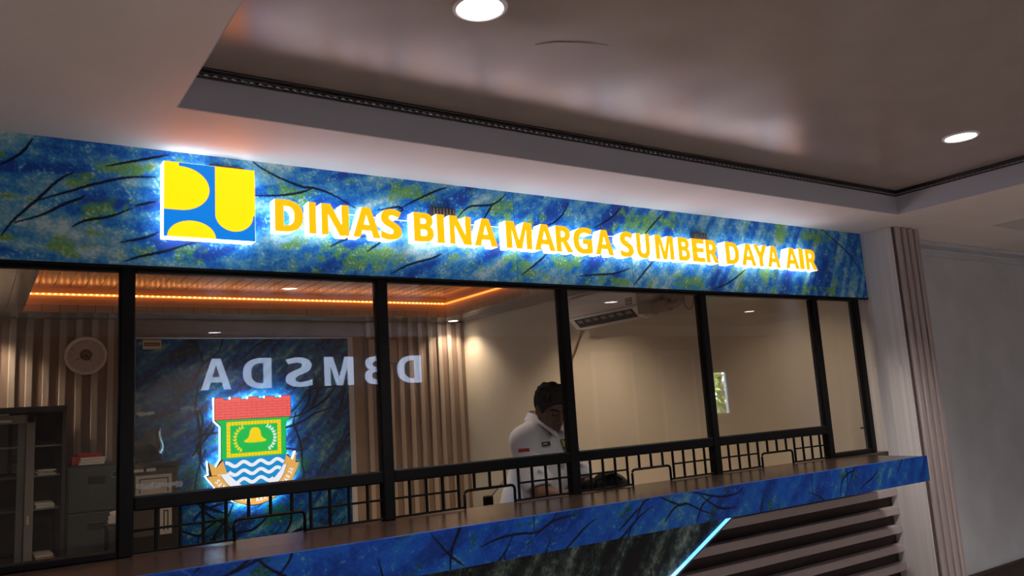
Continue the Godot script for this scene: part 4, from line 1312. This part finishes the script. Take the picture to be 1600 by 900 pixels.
func cabinets() -> void:
	# glass-door cabinet
	var c := thing("glass_door_cabinet", "dark sliding-door cabinet with grey frames and shelves at the far left", "cabinet", Vector3(-4.3, 0, -4.25))
	var z0 := -4.52
	var z1 := -4.0
	put("side", -4.96, -4.93, 0, 1.79, z0, z1, mats.case_dark, c, 0.003)
	put("side", -3.73, -3.70, 0, 1.79, z0, z1, mats.case_dark, c, 0.003)
	put("top", -4.96, -3.70, 1.755, 1.795, z0, z1 + 0.005, mats.case_dark, c, 0.003)
	put("back", -4.96, -3.70, 0.06, 1.76, z0, z0 + 0.015, mats.black_dull, c)
	put("plinth", -4.94, -3.72, 0, 0.08, z0, z1 - 0.01, mats.case_dark, c)
	for y in [0.72, 1.08, 1.31, 1.52]:
		put("shelf", -4.93, -3.73, y - 0.012, y, z0 + 0.01, z1 - 0.07, mats.steel_grey, c, 0.002)
	for d in [[-4.93, -3.895, -0.035], [-4.86, -3.945, -0.06]]:
		var a: float = d[0]
		var b: float = d[1]
		var zz: float = z1 + d[2]
		var fr := part("sliding_door", boxes([[a, a + 0.055, 0.1, 1.74, zz, zz + 0.02], [b - 0.055, b, 0.1, 1.74, zz, zz + 0.02], [a, b, 1.68, 1.74, zz, zz + 0.02], [a, b, 0.1, 0.18, zz, zz + 0.02]], 0.003), mats.steel_grey, c, -c.position)
		part("pane", span(a + 0.055, b - 0.055, 0.18, 1.68, zz + 0.008, zz + 0.012), mats.glass, fr)
	put("label_strip", -4.16, -4.055, 1.742, 1.752, z1 - 0.015, z1 - 0.0135, mats.paper, c)
	put("label_strip", -4.16, -4.04, 1.692, 1.708, z1 - 0.015, z1 - 0.0135, mats.paper, c)
	put("door_handle", -3.935, -3.92, 0.98, 1.04, z1 - 0.016, z1 - 0.008, mats.cream, c, 0.003)
	var rng := RandomNumberGenerator.new()
	rng.seed = 9
	var labels := ["stack of papers on the topmost open shelf of the glass-door cabinet", "stack of papers on the second open shelf of the glass-door cabinet", "stack of tan papers on the lowest open shelf of the glass-door cabinet"]
	var ys := [1.31, 1.08, 0.72]
	for k in 3:
		var t := thing("paper_stack", labels[k], "papers", Vector3(-3.81, ys[k], -4.2), "paper stacks in the cabinet")
		for i in 3:
			var o := rng.randf_range(-0.008, 0.008)
			put("paper", -3.875 + o, -3.76 + o, ys[k] + i * 0.012, ys[k] + i * 0.012 + 0.010, -4.4, -4.09 + o, mats.paper if k < 2 or i == 2 else mats.paper_tan, t, 0.001)
	# green filing cabinet
	var f := thing("filing_cabinet", "dark green-grey steel filing cabinet beside the glass-door cabinet", "filing cabinet", Vector3(-3.5, 0, -4.25))
	put("body", -3.695, -3.305, 0, 1.355, -4.52, -4.015, mats.steel_green, f, 0.004)
	for i in 4:
		var y0 := 0.05 + i * 0.325
		var dr := put("drawer", -3.685, -3.315, y0, y0 + 0.315, -4.015, -3.998, mats.steel_green, f, 0.004)
		part("handle_recess", box(Vector3(0.115, 0.05, 0.004), 0.001), mats.black_dull, dr, Vector3(0.0, 0.06, 0.0095))
		part("handle_lip", box(Vector3(0.115, 0.008, 0.012), 0.002), mats.steel_green, dr, Vector3(0.0, 0.087, 0.013))
	var ring := []
	for i in 17:
		ring.append(Vector3(0.022 * sin(TAU * i / 16.0), 0.022 * cos(TAU * i / 16.0), 0))
	solo("key_ring", tube(ring, 0.003, 6), mats.silver, "small key ring hanging at the top drawer of the filing cabinet", "keys", Vector3(-3.385, 1.275, -3.99))
	# red box of leaflets on top
	var rbx := thing("red_document_box", "red box of white documents lying on the filing cabinet", "box", Vector3(-3.56, 1.355, -4.15))
	put("box", -3.66, -3.48, 1.357, 1.42, -4.28, -4.06, mats.red, rbx, 0.004)
	for i in 3:
		var pp := put("document", -3.62 + i * 0.006, -3.45 + i * 0.006, 1.358 + i * 0.018, 1.374 + i * 0.018, -4.06, -4.02 + i * 0.004, mats.paper, rbx, 0.002)
	put("lid_flap", -3.62, -3.46, 1.42, 1.44, -4.27, -4.10, mats.red, rbx, 0.004)
	# low dark bin with crumpled paper
	var b := thing("waste_bin", "low dark box standing in front of the filing cabinet", "box", Vector3(-3.37, 0, -3.8))
	put("body", -3.46, -3.30, 0, 0.93, -3.90, -3.72, mats.black_dull, b, 0.006)
	put("rim", -3.465, -3.295, 0.915, 0.935, -3.905, -3.715, mats.case_dark, b, 0.003)
	var cr := begin()
	for i in 5:
		var y := 0.946 + i * 0.014
		var w := 0.05 - i * 0.006
		quad(cr, Vector3(-3.40 - w, y, -3.78), Vector3(-3.37 + w, y - 0.008, -3.76 + i * 0.004), Vector3(-3.36 + w, y + 0.03 + i * 0.004, -3.80), Vector3(-3.42 - w * 0.6, y + 0.02 + (i % 2) * 0.014, -3.82))
		quad(cr, Vector3(-3.42 - w * 0.6, y + 0.02 + (i % 2) * 0.014, -3.82), Vector3(-3.36 + w, y + 0.03 + i * 0.004, -3.80), Vector3(-3.37 + w, y - 0.008, -3.86), Vector3(-3.40 - w, y, -3.85))
	solo("crumpled_paper", finish(cr), mats.paper, "crumpled white paper lying on the low dark box", "paper")
	# dark unit with two framed labels
	var u := thing("storage_unit", "dark storage unit with pale framed fronts standing before the mural board", "cabinet", Vector3(-3.1, 0, -4.2))
	var grey := mat(rgb(178, 170, 160), 0.6)
	put("body", -3.275, -2.94, 0, 1.30, -4.45, -4.02, mats.case_dark, u, 0.004)
	put("top_board", -3.29, -2.925, 1.30, 1.33, -4.46, -4.005, mats.case_dark, u, 0.004)
	put("tag", -3.255, -3.185, 1.272, 1.298, -4.02, -4.016, grey, u)
	put("tag", -3.165, -3.10, 1.272, 1.298, -4.02, -4.016, grey, u)
	for q in [[-3.24, -2.985, 1.085, 1.245], [-3.07, -2.985, 0.80, 1.0]]:
		var d := put("label_card", q[0], q[1], q[2], q[3], -4.02, -4.014, grey, u, 0.001)
		var w: float = q[1] - q[0]
		var h: float = q[3] - q[2]
		var bl := boxes([[-w / 2 + 0.025, w / 2 - 0.025, h / 2 - 0.032, h / 2 - 0.024, 0, 0.0045], [-w / 2 + 0.025, -w / 2 + 0.033, -h / 2 + 0.03, h / 2 - 0.024, 0, 0.0045], [w / 2 - 0.033, w / 2 - 0.025, -h / 2 + 0.03, h / 2 - 0.024, 0, 0.0045]])
		part("black_border", bl, mats.black_dull, d)
	put("dark_pane", -3.255, -3.10, 0.80, 1.0, -4.02, -4.016, mat(rgb(90, 84, 80), 0.2), u)
	# black plastic bag
	var f3 := Field.new(Vector3(-0.2, -0.02, -0.18), Vector3(0.2, 0.3, 0.18), 0.009)
	f3.ball(Vector3(0, 0.09, 0), Vector3(0.125, 0.105, 0.11), 0.02)
	f3.ball(Vector3(0.035, 0.165, 0.0), Vector3(0.06, 0.075, 0.06), 0.03)
	f3.ball(Vector3(-0.07, 0.1, 0.03), Vector3(0.07, 0.07, 0.07), 0.02)
	f3.bone(Vector3(0.06, 0.2, 0), Vector3(0.085, 0.245, 0.0), 0.02, 0.008, 0.03)
	f3.bone(Vector3(0.0, 0.19, 0), Vector3(-0.02, 0.225, 0.0), 0.02, 0.008, 0.03)
	f3.ball(Vector3(-0.01, 0.07, 0.13), Vector3(0.03, 0.05, 0.05), 0.02, Basis.IDENTITY, true)
	var st := begin(true)
	f3.mesh_into(st)
	solo("plastic_bag", finish(st), bumped(mat(rgb(15, 14, 13), 0.22), noise_tex(256, 0.05, [], 46, 3, true, 10.0), 0.8), "crumpled shiny black plastic bag on the dark storage unit", "bag", Vector3(-3.12, 1.345, -4.22))

# ---------------------------------------------------------------- the man at the counter
func worker() -> void:
	var t := thing("person", "man with short black hair in a white short-sleeved uniform shirt, looking down behind the counter", "person", Vector3(-2.035, 0, -0.54))
	t.rotation.y = deg_to_rad(18.0)
	var o := -Vector3(-2.04, 0, -0.55)
	var pelvis := Vector3(-2.04, 0.95, -0.60)
	var waist := Vector3(-2.04, 1.10, -0.58)
	var chest := Vector3(-2.04, 1.295, -0.50)
	var shr := Vector3(-2.195, 1.408, -0.48)
	var shl := Vector3(-1.90, 1.408, -0.49)
	var neck := Vector3(-2.06, 1.472, -0.47)
	var skull := Vector3(-2.085, 1.550, -0.400)
	var elr := Vector3(-2.245, 1.185, -0.375)
	var ell := Vector3(-1.905, 1.185, -0.37)
	var wrr := Vector3(-2.035, 1.105, -0.255)
	var wrl := Vector3(-1.915, 1.10, -0.26)
	# skin: one continuous body; the head and hands on finer grids
	var b := Field.new(Vector3(-2.40, -0.02, -0.86), Vector3(-1.68, 1.56, -0.12), 0.013)
	b.bone(pelvis, waist, 0.145, 0.125, 0.04, false, Vector3(1, 1, 1.25))
	b.bone(waist, chest, 0.125, 0.14, 0.05, false, Vector3(1, 1, 1.25))
	b.bone(shr, shl, 0.062, 0.062, 0.05)
	b.bone(neck, skull, 0.056, 0.052, 0.03)
	for q in [[shr, elr, wrr], [shl, ell, wrl]]:
		b.bone(q[0], q[1], 0.05, 0.041, 0.03)
		b.bone(q[1], q[2], 0.041, 0.028, 0.015)
	for s in [-1, 1]:
		var hip := pelvis + Vector3(0.085 * s, -0.05, 0)
		var knee := Vector3(-2.04 + 0.1 * s, 0.49, -0.57)
		var ankle := Vector3(-2.04 + 0.11 * s, 0.08, -0.62)
		b.bone(hip, knee, 0.085, 0.058, 0.03)
		b.bone(knee, ankle, 0.056, 0.038, 0.02)
		b.bone(ankle + Vector3(0, -0.035, -0.03), ankle + Vector3(0.02 * s, -0.045, 0.15), 0.04, 0.032, 0.02)
	var st := begin(true)
	b.mesh_into(st)
	# head, bowed towards the worktop
	var fr := Basis(Vector3.UP, -0.40) * Basis(Vector3.RIGHT, 0.45)
	var at := func(x: float, y: float, z: float) -> Vector3: return skull + fr * Vector3(x, y, z)
	var h := Field.new(skull + Vector3(-0.13, -0.19, -0.16), skull + Vector3(0.13, 0.16, 0.18), 0.0042)
	h.ball(at.call(0, 0.03, -0.012), Vector3(0.074, 0.088, 0.094), 0.01, fr)
	h.ball(at.call(0, -0.04, 0.028), Vector3(0.059, 0.075, 0.064), 0.02, fr)
	h.ball(at.call(0, -0.095, 0.058), Vector3(0.028, 0.022, 0.024), 0.022, fr)
	for s in [-1, 1]:
		h.bone(at.call(0.058 * s, -0.03, 0.0), at.call(0.036 * s, -0.088, 0.035), 0.016, 0.014, 0.02)
		h.ball(at.call(0.046 * s, -0.02, 0.066), Vector3(0.02, 0.016, 0.016), 0.018, fr)
		h.ball(at.call(0.031 * s, 0.012, 0.094), Vector3(0.017, 0.011, 0.014), 0.012, fr, true)
		h.ball(at.call(0.031 * s, 0.010, 0.080), Vector3(0.013, 0.009, 0.012), 0.004, fr)
		h.bone(at.call(0.012 * s, 0.028, 0.088), at.call(0.05 * s, 0.028, 0.072), 0.009, 0.008, 0.012)
		h.ball(at.call(0.077 * s, -0.004, -0.008), Vector3(0.009, 0.031, 0.019), 0.006, fr)
		h.ball(at.call(0.084 * s, 0.002, -0.002), Vector3(0.005, 0.016, 0.009), 0.004, fr, true)
		h.ball(at.call(0.011 * s, -0.040, 0.100), Vector3(0.009, 0.008, 0.010), 0.008, fr)
	h.bone(at.call(0, 0.018, 0.088), at.call(0, -0.034, 0.112), 0.010, 0.012, 0.012)
	h.bone(at.call(-0.02, -0.066, 0.083), at.call(0.02, -0.066, 0.083), 0.006, 0.006, 0.008)
	h.bone(at.call(0.0, -0.064, 0.090), at.call(0.0, -0.066, 0.089), 0.007, 0.007, 0.01)
	h.bone(at.call(-0.016, -0.079, 0.082), at.call(0.016, -0.079, 0.082), 0.007, 0.007, 0.007)
	h.bone(at.call(-0.024, -0.0725, 0.093), at.call(0.024, -0.0725, 0.093), 0.002, 0.002, 0.003, true)
	h.bone(skull + Vector3(0, -0.06, -0.02), neck + Vector3(0, 0.0, 0.0), 0.053, 0.056, 0.03)
	h.mesh_into(st, skull, 0.88)
	# hands resting on the sheet: palm, four fingers, thumb
	for q in [[wrr, 1.0], [wrl, -1.0]]:
		var w: Vector3 = q[0]
		var sd: float = q[1]
		var hf := Field.new(w + Vector3(-0.12, -0.065, -0.06), w + Vector3(0.12, 0.05, 0.17), 0.0038)
		var fw := Vector3(0.38 * sd, -0.10, 1).normalized()
		var rt := fw.cross(Vector3.UP).normalized()
		var p0 := w + fw * 0.01
		for i in 4:
			var across := (i - 1.5) * 0.0175
			var base := p0 + fw * 0.085 + rt * across + Vector3(0, -0.012, 0)
			hf.bone(p0 + rt * across * 0.6, base, 0.014, 0.0105, 0.012)
			var len_: float = [0.062, 0.074, 0.07, 0.055][i]
			var k1 := base + fw * len_ * 0.45 + Vector3(0, 0.004, 0)
			var k2 := base + fw * len_ * 0.78 + Vector3(0, -0.010, 0)
			var k3 := base + fw * len_ * 0.97 + Vector3(0, -0.026, 0)
			hf.bone(base, k1, 0.0098, 0.0088, 0.003)
			hf.bone(k1, k2, 0.0088, 0.008, 0.003)
			hf.bone(k2, k3, 0.008, 0.007, 0.003)
		var tb := p0 + fw * 0.03 + rt * 0.028 * sd + Vector3(0, -0.006, 0)
		hf.bone(p0, tb, 0.014, 0.014, 0.01)
		hf.bone(tb, tb + fw * 0.035 + rt * 0.018 * sd, 0.012, 0.0105, 0.004)
		hf.bone(tb + fw * 0.035 + rt * 0.018 * sd, tb + fw * 0.062 + rt * 0.016 * sd + Vector3(0, -0.01, 0), 0.0105, 0.0085, 0.003)
		hf.bone(w - fw * 0.03, w + fw * 0.02, 0.028, 0.022, 0.01)
		hf.mesh_into(st)
	st.index()
	st.generate_normals()
	part("body", st.commit(), mats.skin, t, o)
	# eyes, brows
	var br := begin(true)
	at = func(x: float, y: float, z: float) -> Vector3: return skull + fr * Vector3(x, y, z) * 0.88
	for s in [-1, 1]:
		add_tube(br, [at.call(0.014 * s, 0.031, 0.098), at.call(0.032 * s, 0.036, 0.094), at.call(0.052 * s, 0.030, 0.078)], 0.0036, 6)
		add_tube(br, [at.call(0.018 * s, 0.004, 0.0915), at.call(0.031 * s, 0.001, 0.0935), at.call(0.044 * s, 0.004, 0.084)], 0.0018, 6)
	part("brows_and_lashes", finish(br), mats.hair, t, o)
	# hair
	at = func(x: float, y: float, z: float) -> Vector3: return skull + fr * Vector3(x, y, z)
	var hr := Field.new(skull + Vector3(-0.14, -0.13, -0.18), skull + Vector3(0.14, 0.18, 0.16), 0.005)
	hr.ball(at.call(0, 0.036, -0.018), Vector3(0.084, 0.100, 0.104), 0.004, fr)
	# cut the face, the ears and the nape free
	hr.ball(at.call(0, -0.055, 0.105), Vector3(0.125, 0.118, 0.098), 0.008, fr, true)
	for s in [-1, 1]:
		hr.ball(at.call(0.092 * s, -0.05, -0.004), Vector3(0.04, 0.062, 0.036), 0.008, fr, true)
	hr.ball(at.call(0, -0.14, -0.02), Vector3(0.12, 0.085, 0.13), 0.008, fr, true)
	var rng := RandomNumberGenerator.new()
	rng.seed = 77
	for i in 46:
		var a := rng.randf() * TAU
		var e := rng.randf_range(0.25, 1.0)
		var dv := Vector3(cos(a) * 0.084 * sqrt(1 - e * e), 0.100 * e, sin(a) * 0.104 * sqrt(1 - e * e))
		var p: Vector3 = at.call(dv.x, 0.036 + dv.y, -0.018 + dv.z)
		var q: Vector3 = at.call(dv.x * 1.08 + rng.randfn() * 0.006, 0.038 + dv.y * 1.06, -0.006 + dv.z * 1.08)
		hr.bone(p, q, 0.008, 0.003, 0.008)
	var hs := begin(true)
	hr.mesh_into(hs, skull, 0.88)
	hs.index()
	hs.generate_normals()
	part("hair", hs.commit(), mats.hair, t, o)
	# shirt
	var sh := Field.new(Vector3(-2.40, 0.84, -0.84), Vector3(-1.68, 1.50, -0.24), 0.0085)
	sh.bone(pelvis + Vector3(0, -0.03, 0), waist, 0.168, 0.155, 0.05, false, Vector3(1, 1, 1.2))
	sh.bone(waist, chest, 0.155, 0.168, 0.06, false, Vector3(1, 1, 1.2))
	sh.bone(shr + Vector3(0.01, 0.0, 0), shl + Vector3(-0.01, 0.0, 0), 0.074, 0.074, 0.06)
	sh.bone(neck + Vector3(-0.06, -0.015, 0), neck + Vector3(0.06, -0.015, 0), 0.058, 0.058, 0.04)
	for q in [[shr, elr], [shl, ell]]:
		var a: Vector3 = q[0]
		var e: Vector3 = a.lerp(q[1], 0.80)
		sh.bone(a, e, 0.068, 0.066, 0.03)
		# the open end of the sleeve
		var d := (e - a).normalized()
		sh.ball(e + d * 0.075, Vector3(0.09, 0.05, 0.09), 0.008, Basis(Quaternion(Vector3.UP, d)), true)
	# folds
	rng.seed = 5
	for i in 16:
		var y := rng.randf_range(0.98, 1.28)
		var x := rng.randf_range(-0.14, 0.12)
		var p := Vector3(-2.04 + x, y, lerpf(-0.45, -0.36, clampf((y - 1.1) / 0.195, -0.3, 1.0)) - absf(x) * 0.25 + 0.004)
		sh.bone(p, p + Vector3(rng.randf_range(-0.08, 0.08), rng.randf_range(-0.12, 0.02), 0), 0.016, 0.006, 0.02, i % 2 == 0)
	for q in [[shr, elr], [shl, ell]]:
		for i in 4:
			var p: Vector3 = q[0].lerp(q[1], 0.25 + 0.13 * i)
			sh.bone(p + Vector3(-0.05, 0.02, 0.064), p + Vector3(0.05, -0.015, 0.068), 0.009, 0.006, 0.012, i % 2 == 0)
	# open neck
	sh.bone(neck + Vector3(0, 0.02, 0.0), skull, 0.058, 0.07, 0.01, true)
	sh.bone(neck + Vector3(0, -0.015, 0.085), neck + Vector3(0, 0.06, 0.10), 0.022, 0.05, 0.012, true)
	var ss := begin(true)
	sh.mesh_into(ss)
	ss.index()
	ss.generate_normals()
	var shirt := part("shirt", ss.commit(), mats.shirt, t, o)
	# collar: two turned-down wings round the neck
	for s in [-1, 1]:
		var cs := begin()
		var inner := [Vector3(0, 0.075, -0.066), Vector3(0.05 * s, 0.070, -0.045), Vector3(0.066 * s, 0.060, 0.0), Vector3(0.055 * s, 0.032, 0.052), Vector3(0.014 * s, -0.022, 0.092)]
		var outer := [Vector3(0, 0.036, -0.082), Vector3(0.064 * s, 0.034, -0.062), Vector3(0.092 * s, 0.028, 0.0), Vector3(0.096 * s, 0.006, 0.066), Vector3(0.070 * s, -0.048, 0.126)]
		for i in 4:
			var pp := [neck + inner[i], neck + outer[i], neck + outer[i + 1], neck + inner[i + 1]]
			if s > 0:
				pp.reverse()
			quad(cs, pp[0], pp[1], pp[2], pp[3])
			var off := Vector3(0, -0.005, -0.002)
			quad(cs, pp[3] + off, pp[2] + off, pp[1] + off, pp[0] + off)
			quad(cs, pp[1], pp[1] + off, pp[2] + off, pp[2])
		var e0: Vector3 = neck + inner[4]
		var e1: Vector3 = neck + outer[4]
		quad(cs, e0, e1, e1 + Vector3(0, -0.005, -0.002), e0 + Vector3(0, -0.005, -0.002))
		part("collar_wing", finish(cs), mats.shirt, shirt)
	# things pinned to the shirt: found on its front by marching
	var front := func(x: float, y: float) -> Vector3:
		var zz := -0.26
		while zz > -0.7:
			var i := Vector3i(((Vector3(x, y, zz) - sh.lo) / sh.cell).round())
			if i.x >= 0 and i.y >= 0 and i.z >= 0 and i.x < sh.n.x and i.y < sh.n.y and i.z < sh.n.z and sh.f[(i.z * sh.n.y + i.y) * sh.n.x + i.x] < 0.0:
				break
			zz -= 0.002
		return Vector3(x, y, zz)
	var pin := func(called: String, x: float, y: float, w: float, hh: float, m: Material, label: String) -> MeshInstance3D:
		var c: Vector3 = front.call(x, y)
		var r: Vector3 = front.call(x + 0.03, y) - front.call(x - 0.03, y)
		var u: Vector3 = front.call(x, y + 0.025) - front.call(x, y - 0.025)
		var bz := r.cross(u).normalized()
		var bx := (r - bz * r.dot(bz)).normalized()
		var piece := part(called, box(Vector3(w, hh, 0.004), 0.001), m, shirt, c + bz * 0.006, label)
		piece.basis = Basis(bx, bz.cross(bx), bz)
		return piece
	var tag: MeshInstance3D = pin.call("name_tag", -2.158, 1.392, 0.062, 0.018, mats.black_dull, "small black name tag")
	part("tag_print", box(Vector3(0.034, 0.006, 0.0008)), mats.paper, tag, Vector3(-0.008, 0, 0.0021))
	var em: MeshInstance3D = pin.call("chest_emblem", -2.022, 1.375, 0.064, 0.062, mat(rgb(24, 30, 44), 0.8), "yellow and dark square emblem")
	var ye := mat(rgb(196, 178, 30), 0.8)
	part("emblem_shape", prism(pts2([-0.029, 0.029, -0.029, -0.006, -0.012, -0.006, -0.004, 0.002, -0.003, 0.016, -0.012, 0.026, -0.02, 0.029]), 0.002, 0.003), ye, em)
	part("emblem_shape", prism(pts2([0.004, 0.029, 0.004, -0.008, 0.011, -0.019, 0.021, -0.019, 0.029, -0.008, 0.029, 0.029]), 0.002, 0.003), ye, em)
	part("emblem_shape", prism(disc_outline(Vector2(-0.014, -0.029), 0.014, 0.014, 14, 0, PI), 0.002, 0.003), ye, em)
	# flag on the right sleeve
	var mid: Vector3 = shr.lerp(elr, 0.17)
	var outw := Vector3(-0.92, 0.05, 0.40).normalized()
	var flag := part("sleeve_flag", box(Vector3(0.052, 0.017, 0.004), 0.001), mats.red, shirt, mid + outw * 0.071, "red sleeve patch")
	var fx := Vector3.UP.cross(outw).normalized()
	flag.basis = Basis(fx, outw.cross(fx), outw)
	# placket and buttons
	for i in 4:
		pin.call("button", -2.085, 1.36 - i * 0.085, 0.011, 0.011, mats.white, "")
	pin.call("pocket_flap", -2.15, 1.362, 0.1, 0.028, mats.shirt, "")
	pin.call("pocket_flap", -2.01, 1.33, 0.1, 0.02, mats.shirt, "")
	# trousers and shoes, hidden below the counter
	var tr := Field.new(Vector3(-2.34, 0.03, -0.85), Vector3(-1.74, 1.08, -0.36), 0.014)
	tr.bone(pelvis + Vector3(0, 0.03, 0), pelvis + Vector3(0, -0.06, 0), 0.156, 0.152, 0.04, false, Vector3(1, 1, 1.2))
	for s in [-1, 1]:
		var knee := Vector3(-2.04 + 0.1 * s, 0.49, -0.57)
		var ankle := Vector3(-2.04 + 0.11 * s, 0.11, -0.62)
		tr.bone(pelvis + Vector3(0.085 * s, -0.05, 0), knee, 0.105, 0.08, 0.03)
		tr.bone(knee, ankle, 0.08, 0.066, 0.02)
	var ts := begin(true)
	tr.mesh_into(ts)
	ts.index()
	ts.generate_normals()
	part("trousers", ts.commit(), mats.trousers, t, o)
	var so := Field.new(Vector3(-2.3, -0.03, -0.8), Vector3(-1.78, 0.16, -0.36), 0.011)
	for s in [-1, 1]:
		var ankle := Vector3(-2.04 + 0.11 * s, 0.08, -0.62)
		so.bone(ankle + Vector3(0, -0.03, -0.03), ankle + Vector3(0.02 * s, -0.038, 0.15), 0.05, 0.042, 0.02)
	var sst := begin(true)
	so.mesh_into(sst)
	sst.index()
	sst.generate_normals()
	part("shoes", sst.commit(), mats.black_dull, t, o)
